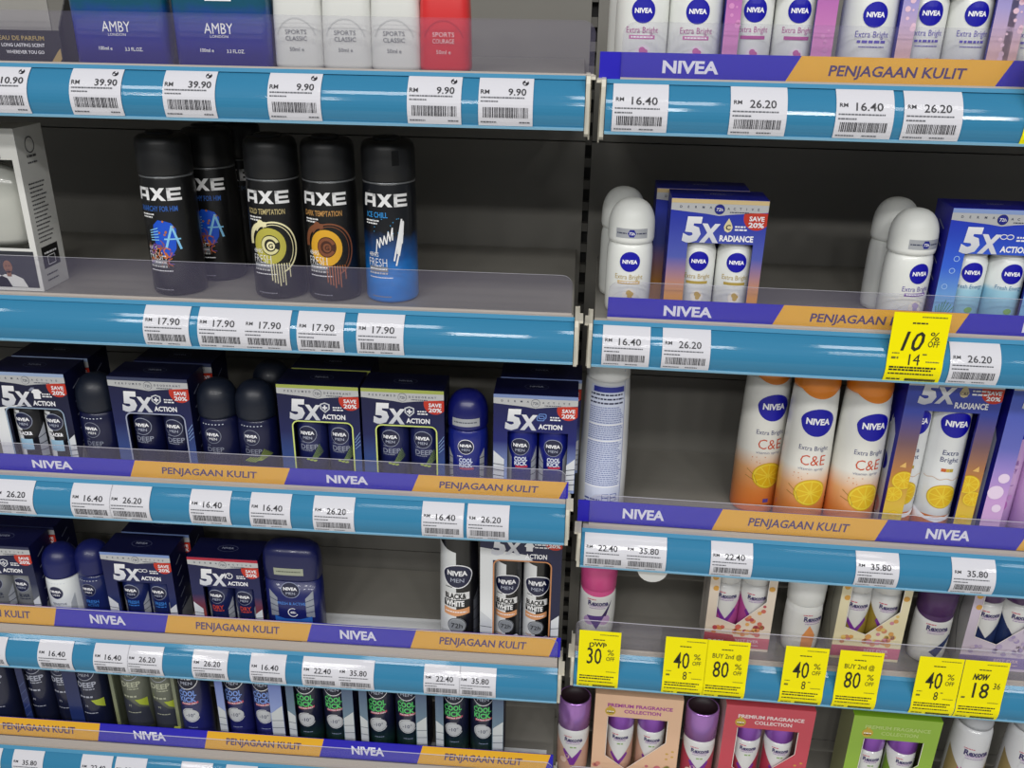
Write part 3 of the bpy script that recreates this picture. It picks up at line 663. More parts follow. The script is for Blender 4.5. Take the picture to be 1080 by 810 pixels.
def pack(kind):
    def b():
        P = PACK[kind]; W, Dp, H = .093, .0445, .121; w = W/2
        fm = GR([(0, P['bot']), (.18, P['bot']), (.52, P['mid']), (.9, P['top'])], 0, H, .45, .08)
        sm = M(P['side'], .45, coat=.08, spec=.3); tm = M(P['side'], .42, coat=.08, spec=.35)
        wide = kind in ('vita', 'aqua', 'pinkp', 'lilacp')
        win = (-.0305, .0370, .0755) if not wide else (-.0275, .0360, .0775)
        if kind in ('pinkp', 'lilacp'): win = (-.0335, .0290, .0775)
        mb = MB(); carton_body(mb, W, Dp, H, fm, sm, tm, win)
        D = []; hs = M('#c9cacc', .35, metal=.2); hc = (H-.0045)
        D += poly([(-w, .1095), (-.012, .1065), (0, .1048), (.012, .1065), (w, .1095), (w, hc), (-w, hc)], hs, 1); D += rect(-w, hc, w, H-.0004, M(P['stripe'], .4), 2)
        dk = M('#3c4258', .4)
        bad = M('#17208a', .4) if wide else hs
        D += disc(0, .1112, .0050, dk, lay=2, n=20); D += disc(0, .1112, .0046, bad, lay=3, n=20); D += text('72h', 0, .1112, .0030, LW if wide else dk, .01, lay=4)
        hd = P['hdr']; r_ = {'DERMA': 'ACTIVE', 'PERFUMED': 'DEODORANT'}[hd]
        for i, ch in enumerate(hd): D += text(ch, -.0370+.0285*i/(len(hd)-1), .1128, .0022, dk, .02)
        for i, ch in enumerate(r_): D += text(ch, .0085+.0285*i/(len(r_)-1), .1122, .0022, dk, .02)
        D += micro(.010, .028, .1082, .0010, dk, 2)
        # save badge, cut by the header and the edge
        D += window(disc(.0365, .1045, .0128, RED, lay=1, n=36), -w, 0, w, .1087); D += text('SAVE', .0365, .1032, .0042, LW, .03, w=.0145); D += text('20%', .0365, .0970, .0046, LW, .03, w=.0150)
        big = GR([(0, '#c9ccd6'), (1, '#f8f8fb')], .078, .102, .35, .2)
        D += text('5', -.0240, .0905, .0220, big, .06, w=.0172, slant=.10); D += text('X', -.0070, .0875, .0162, big, .06, w=.0185, slant=.06)
        ic = P['icon']; iw = LW
        if ic == 'shield':
            D += poly([(.002, .0985), (.0075, .1005), (.013, .0985), (.013, .0925), (.0075, .0875), (.002, .0925)], M('#d5d8de', .4), 1); D += poly([(.0035, .0975), (.0075, .099), (.0115, .0975), (.0115, .0930), (.0075, .0893), (.0035, .0930)], M('#1b2250', .4), 2); D += rect(.0066, .0912, .0084, .0972, iw, 3); D += rect(.0045, .0933, .0105, .0951, iw, 3)
        elif ic == 'shirt': D += poly([(.004, .0965), (.0075, .1005), (.0135, .1005), (.017, .0965), (.0145, .095), (.0145, .0885), (.0065, .0885), (.0065, .095)], LW, 2); D += poly([(.001, .0985), (.005, .1025), (.009, .1025), (.005, .098)], M('#8d92a8', .4), 1)
        elif ic == 'drop': D += poly([(x+.0035, y) for x, y in ((.0065, .103), (.0095, .0975), (.0108, .094), (.0095, .0903), (.0065, .0888), (.0035, .0903), (.0022, .094), (.0035, .0975))], M('#e6d9a8', .35), 1); D += text('C', .0100, .0940, .0048, M('#2a2440', .4), .02, lay=3)
        elif ic == 'loop': D += ring(.0045, .095, .0034, .0008, iw, .0026, 2); D += ring(.0105, .095, .0034, .0008, iw, .0026, 2)
        elif ic == 'ice': D += rrect_ring(.0015, .0900, .0105, .0965, .002, .0010, M('#6f93d8', .4), 2); D += rrect_ring(.0035, .0925, .0125, .0990, .002, .0010, M('#6f93d8', .4), 2)
        else: D += ring(.007, .0945, .0046, .0011, iw, None, 2); D += stroke([(.007, .0945), (.007, .098)], .0011, iw, 3); D += stroke([(.0015, .098), (.0015, .091)], .0014, iw, 3)
        D += micro(.0165, .0265, .0940, .0016, iw, 2, 4); D += micro(.0165, .0280, .0910, .0016, iw, 2, 5)
        D += text(P['word'], .0170 if P['word'] == 'ACTION' else .0190, .0830, .0055, LW, .035, w=.0265 if P['word'] == 'ACTION' else .0325)
        if P['out']:
            oc = M(P['out'], .35); D += window(rrect_ring(win[0]-.0016, -.02, win[1]+.0016, win[2]+.0016, .008, .0016, oc, 3), -w, 0, w, H)
        if P['chev']:
            dkk = M('#3a3f52', .4); cw = M('#d5d8dc', .4)
            D += chevrons(-w+.0005, -w+.0125, .004, .040, 5, cw, False, dkk) if kind != 'bw' else poly([(-w, 0), (win[0]-.002, 0), (win[0]-.002, .074), (-.005, .0800), (-.012, .0800), (-w, .074)], M('#dfe1e3', .4), 1)
            D += chevrons(w-.0100, w-.0005, .004, .036, 5, cw, True, dkk)
        if kind in ('lime', 'deep'):
            for k in range(4): D += stroke([(win[1]+.003, .044+k*.004), (w-.0005, .050+k*.005)], .0005, M('#8fb0dc', .4), 2)
        if kind in ('pinkp', 'lilacp'):
            rr = random.Random(3)
            for s in (-1, 1):
                for k in range(12): D += disc(s*(w-.008)+rr.uniform(-.005, .005), rr.uniform(.01, .09), rr.uniform(.0008, .0026), M('#e6c2d4' if kind == 'lilacp' else '#d690c4', .35), lay=1, n=12)
        if kind == 'aqua':
            gn = M('#4f8f6a', .4)
            for k in range(7): D += stroke([(-.041, .004), (-.044+.0028*k, .030-.002*abs(k-3))], .0008, gn, 2)
            for q in ((-.036, .060), (-.034, .072), (-.040, .044)): D += ring(q[0], q[1], .0028, .0006, M('#a8c8ee', .35), None, 2, 16)
        mb.decal(D, flat(0))
        TD = ring(0, Dp*.5, .0135, .0005, M('#5f6688', .4), .0075, 2); TD += text('NIVEA', 0, Dp*.5+.0008, .0040, M('#9aa0b8', .4), .02, w=.0155)
        mb.decal(TD, topmap(H))
        SD = []
        for k in range(5): SD += stroke([(Dp*.30, .030+k*.017), (Dp*.62, .036+k*.017)], .0016, M('#8a90a8', .4), 2)
        SD += poly([(.002, .0), (Dp-.004, 0), (Dp-.004, .030), (.012, .026)], M('#8a8c92', .4), 1) if P['chev'] else []
        mb.decal(SD, side(w, 1)); mb.decal([([(-x, y) for x, y in p], m_, l) for p, m_, l in SD], side(-w, -1))
        parts = [('carton', mb, None)]
        # the two bottles
        bk = P['bottle']; R = .0182
        bm = {'bw': M('#141418', .35, coat=.4), 'men': NAVYB, 'lime': M('#1a2052', .3, coat=.5), 'cool': M('#131d78', .3, coat=.5), 'silver': M('#8c8f92', .32, metal=.3), 'fresh': M('#18245c', .3, coat=.5), 'dry': M('#1a2250', .3, coat=.5),
              'aqua': GR([(0, '#8fc4dc'), (.5, '#9fcfe2'), (.56, '#e4eae8'), (1, '#e8ebea')], 0, .08, .3, .4)}.get(bk, CW)
        for s in (-1, 1):
            cx = (win[0]+win[1])/2+s*.0186; q = MB(); pr = [(.0160, .0006), (R, .004), (R, .066), (.0168, .0705), (.0160, .0725), (.0168, .0740), (.0168, .0815)]
            q.lathe(pr, [bm]*5+[SILV if wide else M('#1b2244', .4)], 32, cx=cx, cy=.0035+R)
            Dd = []
            if bk in ('gold', 'pink', 'lilac', 'aqua'):
                Dd += logo(0, .0580, .0100)
                if bk == 'aqua':
                    Dd += text('Fresh Energy', 0, .0440, .0040, M('#4a86b0', .4), 0, w=.026); Dd += disc(.003, .020, .004, M('#7fae5a', .4), .003, 2, 12)
                else:
                    c = {'gold': '#b39a4a', 'pink': '#b34f93', 'lilac': '#5a4fb0'}[bk]
                    Dd += text('Extra Bright', 0, .0425, .0048, M(c, .4), -.004, w=.0265)
                    if bk == 'lilac': Dd += micro(-.010, .010, .0350, .0020, M(c, .4), 2, 4); Dd += micro(-.009, .010, .0315, .0008, M(c, .4), 2, 4); Dd += disc(.003, .018, .006, M('#d89a8a', .4), .0045, 2, 12); Dd += poly([(-.014, .012), (-.004, .020), (.012, .010), (.012, .004), (-.014, .004)], M('#ecd9cf', .4), 1)
                    else:
                        Dd += rect(-.011, .0345, .011, .0374, M(c, .4), 1); Dd += disc(.001, .0215, .0062, M('#eadfe6' if bk == 'pink' else '#efe9dc', .4), lay=1)
                        for z_ in ((.0008, .0240, .0026), (.0032, .0226, .0020), (.0018, .0205, .0023)): Dd += disc(z_[0], z_[1], z_[2], M('#c864a4' if bk == 'pink' else '#c9a84e', .4), lay=2, n=14)
            else:
                if bk == 'bw': Dd += poly([(-.0165, .004), (-.004, .004), (-.004, .070), (-.0165, .070)], M('#dfe1e2', .35, coat=.3), 1)
                Dd += logo(-.001, .0575 if bk != 'cool' else .0550, .0108, True, lay=2, ringc=M('#9aa0b4', .35))
                if bk in ('men', 'lime'): Dd += text('DEEP', 0, .0415, .0058, M('#8f94a6', .4), .02, w=.0205); Dd += micro(-.010, -.004, .0470, .0009, M('#8f94a6', .4), 2); Dd += micro(-.010, .004, .0365, .0010, M('#8f94a6', .4), 2)
                if bk == 'lime':
                    for k in range(6): Dd += stroke([(.002+.001*k, .026), (.012+.0008*k, .044-.0020*k)], .0005, M('#8fa860', .4), 2)
                    for k in range(3): Dd += disc(-.002+.004*k, .026-.001*k, .0022, M('#a9bd4a', .4), .0012, 3, 10)
                if bk == 'bw': Dd += text('BLACK&', -.001, .0415, .0042, LW, .04, w=.0165, lay=4); Dd += rect(-.010, .0385, .008, .0445, M('#26262c', .4), 3); Dd += rect(-.010, .020, .006, .034, M('#9fc4dc', .4), 3)
                if bk == 'cool':
                    Dd += text('COOL', .0, .0395, .0048, M('#dfe6f4', .4), .04, w=.0150); Dd += text('KICK', .0, .0338, .0048, M('#dfe6f4', .4), .04, w=.0145); Dd += rect(-.006, .0285, .008, .0308, M('#c83a50', .4), 2)
                if bk in ('fresh', 'dry', 'silver'):
                    wd, wc = {'fresh': ('FRESH', '#3f7fd0'), 'dry': ('DRY', '#c84838'), 'silver': ('SILVER', '#3a4052')}[bk]
                    Dd += text(wd, 0, .0405, .0060 if bk == 'dry' else .0048, M(wc, .4), .03, w=.0150); Dd += micro(-.007, .008, .0345, .0016, M(wc, .4), 2)
                if P['chev']:
                    Dd += poly([(s*.0110, .004), (s*.0205, .004), (s*.0205, .058), (s*.0110, .040)], M('#b4b8c0', .35, metal=.3), 1) if s < 0 or bk != 'bw' else []
                    Dd += poly([(-s*.0125, .004), (-s*.0215, .004), (-s*.0215, .052), (-s*.0125, .036)], M('#b4b8c0', .35, metal=.3), 1)
                    for k in range(4): Dd += stroke([(-s*.0125, .010+.008*k), (-s*.0215, .008+.010*k)], .0009, M('#30364c', .4), 2)
            q.decal(Dd, cyl(pr, 1, cx, .0035+R), .003); parts.append(('bottle', q, None))
        return parts
    return make('pack_'+kind, b, 'twin_pack')
# --- tall spray can
SPRAY = {
    'ce':   dict(mat=lambda: GR([(0, '#d9681e'), (.16, '#dc8440'), (.30, '#e2a872'), (.42, '#e4e2da'), (1, '#e4e6e4')], 0, .20, .32, .5), cap='#e8861e', r=.0275, neck=.0240),
    'back': dict(mat=lambda: M('#dde0e2', .32, coat=.5), cap='#e6e8e8', r=.0275, neck=.0240),
    'bw':   dict(mat=lambda: M('#141416', .35, coat=.5), cap='#141416', r=.0255, neck=.0235),
    'deep': dict(mat=lambda: M('#1a1f3a', .35, coat=.4), cap='#10142c', r=.0220, neck=.0205),
    'deepl': dict(mat=lambda: M('#161b36', .35, coat=.4), cap='#10142c', r=.0220, neck=.0205),
    'kick': dict(mat=lambda: GR([(0, '#2c2f86'), (.35, '#252a6a'), (.75, '#1a1c38')], 0, .16, .32, .5), cap='#12163a', r=.0225, neck=.021)}
def can_art(v, r):
    D = []
    if v == 'ce':
        D += logo(.001, .1415, .0190, False, shield=True); nb = M('#343c72', .45)
        D += text('Extra Bright', .001, .1090, .0056, nb, -.004, w=.0340); D += text('C&E', .002, .0940, .0125, M('#c84a1e', .45), -.006, w=.0285); D += text('vitamin spray', .001, .0832, .0034, M('#6c7090', .45), -.006, w=.029)
        D += lemon(.004, .0530, .0185)
        rr = random.Random(2)
        for k in range(9): D += disc(-.018+rr.uniform(0, .016), .070+rr.uniform(-.004, .008), rr.uniform(.0003, .0009), M('#d08a5a', .4), lay=2, n=8)
        D += stroke([(-.021, .060), (-.012, .053), (-.008, .043)], .0007, M('#9a7a30', .4), 3); D += stroke([(-.022, .051), (-.012, .047)], .0007, M('#9a7a30', .4), 3)
        D += rect(.002, .0165, .0085, .0215, M('#5a4a9a', .4), 2); D += micro(-.006, .013, .012, .001, M('#8a4a2a', .4), 2)
    if v == 'back':
        ik = M('#7f8ab8', .5); D += rect(-.018, .1640, .0215, .1705, M('#2f3a9a', .4), 2); D += rect(-.022, .012, .0225, .172, M('#cfd6ea', .45), 1)
        rr = random.Random(8); y = .1600
        while y > .045:
            D += micro(-.0215, .0215-rr.uniform(0, .006), y, .0013 if y < .150 else .0020, ik if y < .150 else M('#2b3050', .5), 2, int(y*1e4)); y -= .0026 if y < .150 else .0050
            if rr.random() < .12: D += rect(-.022, y, .022, y+.0012, LW, 2); y -= .0020
        for x in (.004, .014): D += rrect_ring(x-.004, .026, x+.004, .036, .0008, .0007, M('#4a5aa0', .5), 2); D += micro(x-.003, x+.003, .030, .0016, M('#4a5aa0', .5), 2)
        for k in range(3): D += micro(-.021, -.002, .018+.0045*k, .0022, M('#4a5690', .5), 2, k)
        D += text('<', .004, .010, .0055, M('#8a8e98', .5), .0); D += text('H', .009, .010, .0065, M('#33363c', .5), .05); D += text('>', .014, .010, .0055, M('#8a8e98', .5), .0); D += rect(.0228, .01, .0236, .19, M('#8f9ac8', .5), 1)
    if v == 'bw':
        D += poly([(-.036, .002), (-.0015, .002), (-.0015, .1500), (-.014, .1530), (-.036, .1640)], M('#dcdedf', .32, coat=.5), 1)
        D += logo(0, .1165, .0185, True, lay=2, shield=True)
        D += text('BLACK&', -.0025, .0855, .0078, M('#141416', .4), .04, w=.0285, lay=4); D += rect(-.0185, .0802, .0160, .0912, M('#e6e6e6', .4), 3)
        D += text('WHITE', -.0035, .0745, .0078, M('#f2f2f2', .4), .04, w=.0245, lay=5); D += rect(-.0180, .0692, .0105, .0796, M('#1a1a1e', .4), 4)
        D += poly([(-.0185, .0560), (-.002, .0545), (.016, .0585), (.016, .0680), (-.002, .0650), (-.0185, .0670)], M('#d79a6c', .4), 3); D += micro(-.0165, .012, .0605, .0014, LW, 4)
        D += disc(-.001, .0400, .0122, M('#a8acb2', .35), lay=3); D += disc(-.001, .0400, .0098, M('#8d9196', .35), lay=4); D += ring(-.001, .04, .0118, .0008, M('#3a3c40', .4), None, 4); D += text('72h', -.001, .0400, .0070, M('#222226', .4), .01, w=.0145, lay=5)
        D += poly([(.0045, .0175), (.0085, .0225), (.0165, .0225), (.0205, .0175), (.0175, .0155), (.0175, .006), (.0075, .006), (.0075, .0155)], LW, 3)
        D += poly([(.0225, .002), (.034, .002), (.034, .092), (.0225, .076)], M('#6d7078', .35, metal=.4), 2)
        for k in range(5): D += stroke([(.0225, .012+.016*k), (.034, .008+.018*k)], .0010, M('#1a1a1c', .4), 3)
        D += text('fresh', -.012, .0250, .0036, M('#c87a4a', .4), 0); D += micro(-.016, -.006, .098, .0013, M('#26262a', .4), 3)
    if v in ('deep', 'deepl', 'olive'):
        sv = M('#aeb2c2', .4)
        D += logo(0, .128, .0165, True, lay=1, ringc=sv, bg=M('#5e6152' if v == 'olive' else '#14193a', .4), txtcol=sv if v != 'olive' else M('#c9cbb4', .4))
        c = sv if v != 'olive' else M('#b9bca6', .4)
        D += text('DEEP', .001, .1035, .0090, c, .03, w=.0290); D += micro(-.004, .012, .0945, .0018, c, 2); D += micro(-.012, .010, .0800, .0030, c, 2, 4); D += micro(-.010, .010, .0505, .0014, c, 2, 5); D += text('M', -.004, .064, .004, c, 0)
        if v != 'deep': D += poly([(.004, .0755), (.022, .0745), (.022, .058), (.010, .066)], M('#aebd3c', .4), 2)
        if v == 'olive': D += poly([(-.026, .078), (-.004, .074), (.008, .062), (.022, .055), (.026, .02), (-.026, .02)], M('#3c3f4c', .4), 1)
    if v in ('kick', 'green'):
        tc = M('#7fa0e8' if v == 'kick' else '#5ccf72', .4)
        D += logo(0, .1260, .0180, True, lay=1, bg=M('#14162c', .4))
        D += text('COOL', -.001, .1005, .0088, tc, .035, w=.0265); D += text('KICK', -.001, .0895, .0088, tc, .035, w=.0250)
        D += poly([(-.0115, .0790), (.0135, .0815), (.0135, .0855), (-.0115, .0825)], M('#c0566a', .4), 2); D += text('EXTRA DRY', .001, .0822, .0026, LW, .01, w=.0215, lay=3, slant=.1)
        D += disc(0, .0605, .0118, M('#c9ccd0', .4), .0112, 2); D += text('-10°', 0, .0605, .0060, M('#26305a', .4), .0, w=.0135, lay=4); D += ring(0, .0605, .0135, .0012, M('#dfe2e6', .4), .0130, 2, 24, 70, 340)
        D += micro(-.006, .008, .0365, .0012, M('#9aa4c4', .4), 2); D += micro(-.010, -.003, .107, .0012, tc, 2)
    return D
def lemon(cx, cy, r):
    D = disc(cx, cy, r, M('#cfa51a', .4), r*.92, 2, 30); D += disc(cx, cy, r*.93, M('#e6cc3a', .4), r*.85, 3, 30)
    for k in range(9):
        a = 2*math.pi*k/9+.2; b_ = 2*math.pi*(k+.86)/9+.2
        D += poly([(cx+.12*r*math.cos((a+b_)/2), cy+.11*r*math.sin((a+b_)/2))]+[(cx+r*.82*math.cos(a+(b_-a)*t/3), cy+r*.75*math.sin(a+(b_-a)*t/3)) for t in range(4)], M('#ddb31c', .35), 4)
    return D
def can_profile(r, nk, H=.172):
    return [(r*.90, 0), (r*.97, .001), (r, .004), (r*1.0, .060), (r*.985, .095), (r*.955, .125), (r*.935, .150), (nk*1.03, H-.004), (nk, H)]
def spray(v):
    def b():
        S = SPRAY[v]; r = S['r']; H = .176 if v in ('ce', 'back', 'bw') else .152
        pr = can_profile(r, S['neck'], H); body = MB(); body.lathe(pr, S['mat'](), 48); body.decal(can_art(v, r), cyl(pr), .003)
        cap = MB(); nk = S['neck']; cm = M(S['cap'], .35, coat=.3)
        cp = [(nk*1.01, H+.0002), (nk*1.03, H+.003), (nk*.99, H+.018), (nk*.93, H+.025), (nk*.72, H+.0285), (0, H+.0295)]
        cap.lathe(cp, cm, 44)
        if v in ('ce',):   # the cap's skirt dips over the shoulder at the front
            D = poly([(-.0262+.0262*2*i/14, H+.001-.0085*math.sin(math.pi*i/14)) for i in range(15)]+[(.0262, H+.003), (-.0262, H+.003)], cm, 2)
            body.decal([([(a, c) for a, c in p], m_, l) for p, m_, l in D], cyl(pr), .003)
        bt = MB(); bt.lathe([(nk*.55, H+.0285), (nk*.5, H+.0315), (0, H+.032)], cm, 24, sy=.8)
        return [('can_body', body, None), ('cap', cap, None), ('spray_button', bt, 1)]
    return make('spray_'+v, b, 'spray_deodorant')
# --- tall carton with two spray cans
TWIN = {
    'vita': dict(front=[(0, '#d8cf3c'), (.22, '#d9b43c'), (.42, '#b5793c'), (.60, '#7a5a62'), (.78, '#2f3f9c'), (1, '#2440b8')], side='#1f1c96', W=.098, H=.207, win=(-.0275, .0300, .1640), word='RADIANCE', can='ceb', r=.0205),
    'pearl': dict(front=[(0, '#d9b6da'), (.30, '#c79ad4'), (.6, '#6a70c8'), (1, '#2450c0')], side='#1f1c96', W=.098, H=.207, win=(-.0275, .0300, .1640), word='RADIANCE', can='pearl', r=.0205),
    'bw':   dict(front=[(0, '#0c1034'), (1, '#0a1044')], side='#10143c', W=.102, H=.192, win=(-.0330, .0375, .1420), word='ACTION', can='bw', r=.0185),
    'green': dict(front=[(0, '#9fb4bc'), (.35, '#6f8a9c'), (.8, '#2f3e6a'), (1, '#1b2452')], side='#101434', W=.098, H=.185, win=(-.0375, .0330, .1500), word='ACTION', can='green', r=.0205),
    'pale': dict(front=[(0, '#c2cae4'), (.4, '#93a4d8'), (.8, '#4a5fa8'), (1, '#1b2452')], side='#0e1236', W=.098, H=.185, win=(-.0375, .0300, .1500), word='ACTION', can='kick', r=.0205),
    'navy': dict(front=[(0, '#2a3c78'), (.5, '#1c2858'), (1, '#141a44')], side='#10142e', W=.092, H=.185, win=(-.0350, .0250, .1500), word='ACTION', can='deep', r=.0195),
    'olive': dict(front=[(0, '#8b9060'), (.5, '#7a8068'), (1, '#5a6258')], side='#6f7560', W=.098, H=.185, win=(-.0440, .0440, .1500), word='ACTION', can='olive', r=.0215)}
def twin(kind):
    def b():
        P = TWIN[kind]; W, H = P['W'], P['H']; Dp = .050; w = W/2; u0, u1, v1 = P['win']
        fm = GR(P['front'], 0, H, .38, .3); sm = M(P['side'], .45, coat=.08, spec=.3); mb = MB(); carton_body(mb, W, Dp, H, fm, sm, sm, P['win'])
        D = []; hs = M('#c9cacc', .35, metal=.2)
        if kind == 'bw': D += poly([(-w, 0), (u0-.002, 0), (u0-.002, v1), (w*.3, v1+.002), (w*.12, v1+.010), (-w, v1+.018)], M('#dfe1e3', .4), 1)
        hv = H-.014; D += rect(-w, hv, w, H, hs, 1)
        big = GR([(0, '#b9bcc8'), (1, '#f2f2f6')], v1+.004, v1+.030, .35, .2); by = v1+.019
        D += text('5', -.0270, by+.002, .0225, big, .06, w=.0175, slant=.12, lay=3); D += text('X', -.0095, by, .0165, big, .06, w=.0195, slant=.06, lay=3)
        D += text(P['word'], .0190, v1+.0085, .0065, LW, .03, w=.0345 if P['word'] == 'RADIANCE' else .027, lay=3)
        D += micro(.017, .033, by+.006, .0019, LW, 3); D += micro(.017, .034, by+.002, .0019, LW, 3, 6)
        if kind in ('vita', 'pearl'): D += poly([(.009, by+.014), (.0125, by+.008), (.014, by+.004), (.0125, by), (.009, by-.0015), (.0055, by), (.004, by+.004), (.0055, by+.008)], M('#cfc096', .35), 2); D += text('C&E', .009, by+.0035, .0032, M('#2a2440', .4), .01, lay=4)
        else: D += poly([(.004, by+.004), (.0075, by+.009), (.0135, by+.009), (.017, by+.004), (.0145, by+.0025), (.0145, by-.003), (.0065, by-.003), (.0065, by+.0025)], LW, 3)
        D += window(disc(w-.009, hv-.003, .0140, RED, lay=2, n=36), -w, 0, w, hv); D += text('SAVE', w-.0095, hv-.0045, .0042, LW, .03, w=.0145, lay=4); D += text('20%', w-.0095, hv-.0110, .0046, LW, .03, w=.015, lay=4)
        if kind == 'bw':
            oc = M('#c98a5c', .35); D += window(rrect_ring(u0-.0018, -.02, u1+.0018, v1+.0018, .009, .0018, oc, 3), -w, 0, w, H)
            D += chevrons(-w+.0005, u0-.003, .004, .050, 4, M('#c9ccd0', .4), False, M('#3a3c46', .4)); D += chevrons(u1+.003, w-.0005, .004, .054, 4, M('#d5d8dc', .4), True, M('#3a3c46', .4))
        if kind in ('green', 'pale'):
            cw = M('#cfd4d6', .4); dk = M('#4a5468', .4)
            D += chevrons(-w+.0005, u0-.0005, .004, .070, 5, cw, False, dk); D += chevrons(u1+.001, w-.0005, .004, .072, 5, cw, True, dk)
        if kind == 'vita':
            for s, a in ((-1, u0), (1, u1)):
                c = (a+s*w)/2
                D += window(lemon(c-s*.004, .078, .0125)+lemon(c+s*.004, .060, .0105)+lemon(c-s*.001, .033, .0060), min(a, s*w)+.0004, 0, max(a, s*w)-.0004, H)
                D += poly([(c-.003, .095), (c+.004, .094), (c+.003, .101)], M('#e0b468', .4), 2)
        if kind == 'pearl':
            for q in ((-.036, .088, .006), (-.041, .070, .0085), (-.036, .050, .005), (.040, .08, .006)): D += disc(q[0], q[1], q[2], M('#e6d2ea', .35), lay=2)
        if kind == 'navy':
            for k in range(6): D += stroke([(-w+.001, .02+.014*k), (u0-.001, .030+.014*k)], .0006, M('#5a6a98', .4), 2)
        mb.decal(D, flat(0))
        SD = []
        if kind in ('vita', 'pearl'):
            SD += poly([(.010, .004), (Dp-.004, .004), (Dp-.004, .120), (.022, .145), (.010, .130)], M('#c9cbd6', .4), 1); SD += disc(Dp*.55, .090, .011, LOGO, lay=2); SD += disc(Dp*.5, .035, .010, M('#d9a0a0', .4), lay=2)
        else:
            for k in range(6): SD += stroke([(Dp*.30, .030+k*.022), (Dp*.66, .038+k*.022)], .0016, M('#6a7088', .4), 2)
        mb.decal([([(-x, y) for x, y in p], m_, l) for p, m_, l in SD], side(-w, -1)); mb.decal(SD, side(w, 1))
        parts = [('carton', mb, None)]
        if kind == 'olive':
            fp = MB(); ly = M('#cdd65a', .4)
            fp.prism([(-w+.001, .004), (-w+.001, .030), (-w+.010, .030), (-w+.016, .022), (w-.016, .022), (w-.010, .034), (w-.001, .034), (w-.001, .004)], -.0012, -.0002, ly, 'y'); parts.append(('front_lip', fp, None))
        r = P['r']; cv = P['can']
        cms = {'ceb': GR([(0, '#d9681e'), (.22, '#dd7a2a'), (.2201, '#e2e4e4'), (1, '#e4e6e6')], .0, .15, .32, .5), 'pearl': GR([(0, '#b58acc'), (.5, '#cfa8d8'), (1, '#c09ad0')], 0, .15, .32, .5), 'bw': M('#141416', .35, coat=.5),
               'green': GR([(0, '#1f4a34'), (.28, '#1e3a38'), (.45, '#161b38'), (1, '#14172e')], 0, .15, .32, .5, noise=.15), 'kick': GR([(0, '#2c2f86'), (.35, '#252a6a'), (.75, '#1a1c38')], 0, .16, .32, .5), 'deep': M('#1a1f3a', .35, coat=.4), 'olive': GR([(0, '#5b6052'), (1, '#6d7166')], 0, .15, .4, .3)}
        for s in (-1, 1):
            cx = (u0+u1)/2+s*(r+.0008) if kind not in ('vita', 'pearl') else (-.0215 if s < 0 else .0120); cy = .0040+r
            if kind in ('vita', 'pearl'): cy = .004+r+(.003 if s < 0 else 0)
            if kind in ('vita', 'pearl') and s < 0: cx = -.0290+.0
            q = MB(); Hc = min(v1+.012, H-.004); pr = [(r*.92, .0008), (r, .004), (r, .105), (r*.985, .140), (r*.95, Hc-.008), (r*.8, Hc)]
            q.lathe(pr, cms[cv], 36, cx=cx, cy=cy); Dd = []
            if cv == 'ceb':
                Dd += logo(0, .1480, .0172, False, shield=True); ib = M('#343c72', .45); Dd += text('Extra', .0, .1130, .0058, ib, .0, w=.0170); Dd += text('Bright', .0, .1045, .0058, ib, .0, w=.0190)
                Dd += rect(-.0065, .0895, -.0015, .0935, M('#c8602a', .4), 2); Dd += rect(-.0012, .0895, .0022, .0935, M('#d0a83a', .4), 2); Dd += rect(.0025, .0895, .0062, .0935, M('#b8a03a', .4), 2)
                Dd += stroke([(-.024+.0016*i, .0800-.0025*math.sin(i*.7)*.4) for i in range(31)], .0007, M('#c9a88a', .4), 2); Dd += lemon(.001, .0580, .0165); Dd += poly([(-.03, .0225), (-.015, .0275), (0, .0245), (.015, .0275), (.03, .0335), (.03, .0375), (.01, .0315), (-.012, .0305), (-.03, .0375)], LW, 1)
            elif cv == 'pearl':
                Dd += logo(0, .1480, .0172, False, shield=True); ib = M('#8a5aa8', .45); Dd += text('Pearl &', .0, .1040, .0058, ib, .0, w=.0190); Dd += text('Beauty', .0, .0955, .0058, ib, .0, w=.0190); Dd += disc(.0, .0500, .0080, M('#b56ab8', .35), lay=2); Dd += disc(.009, .0600, .0035, M('#c08ac8', .35), lay=2); Dd += micro(-.008, .010, .075, .001, ib, 2)
            else:
                Dd += can_art(cv, r) if cv != 'bw' else shift(can_art('bw', r), 0, .004, .86)
            Dd = window(Dd, -r*1.45, .003, r*1.45, Hc-.006)
            q.decal(Dd, cyl(pr, 1, cx, cy), .003); parts.append(('can', q, None))
        return parts
    return make('twin_'+kind, b, 'spray_twin_pack')
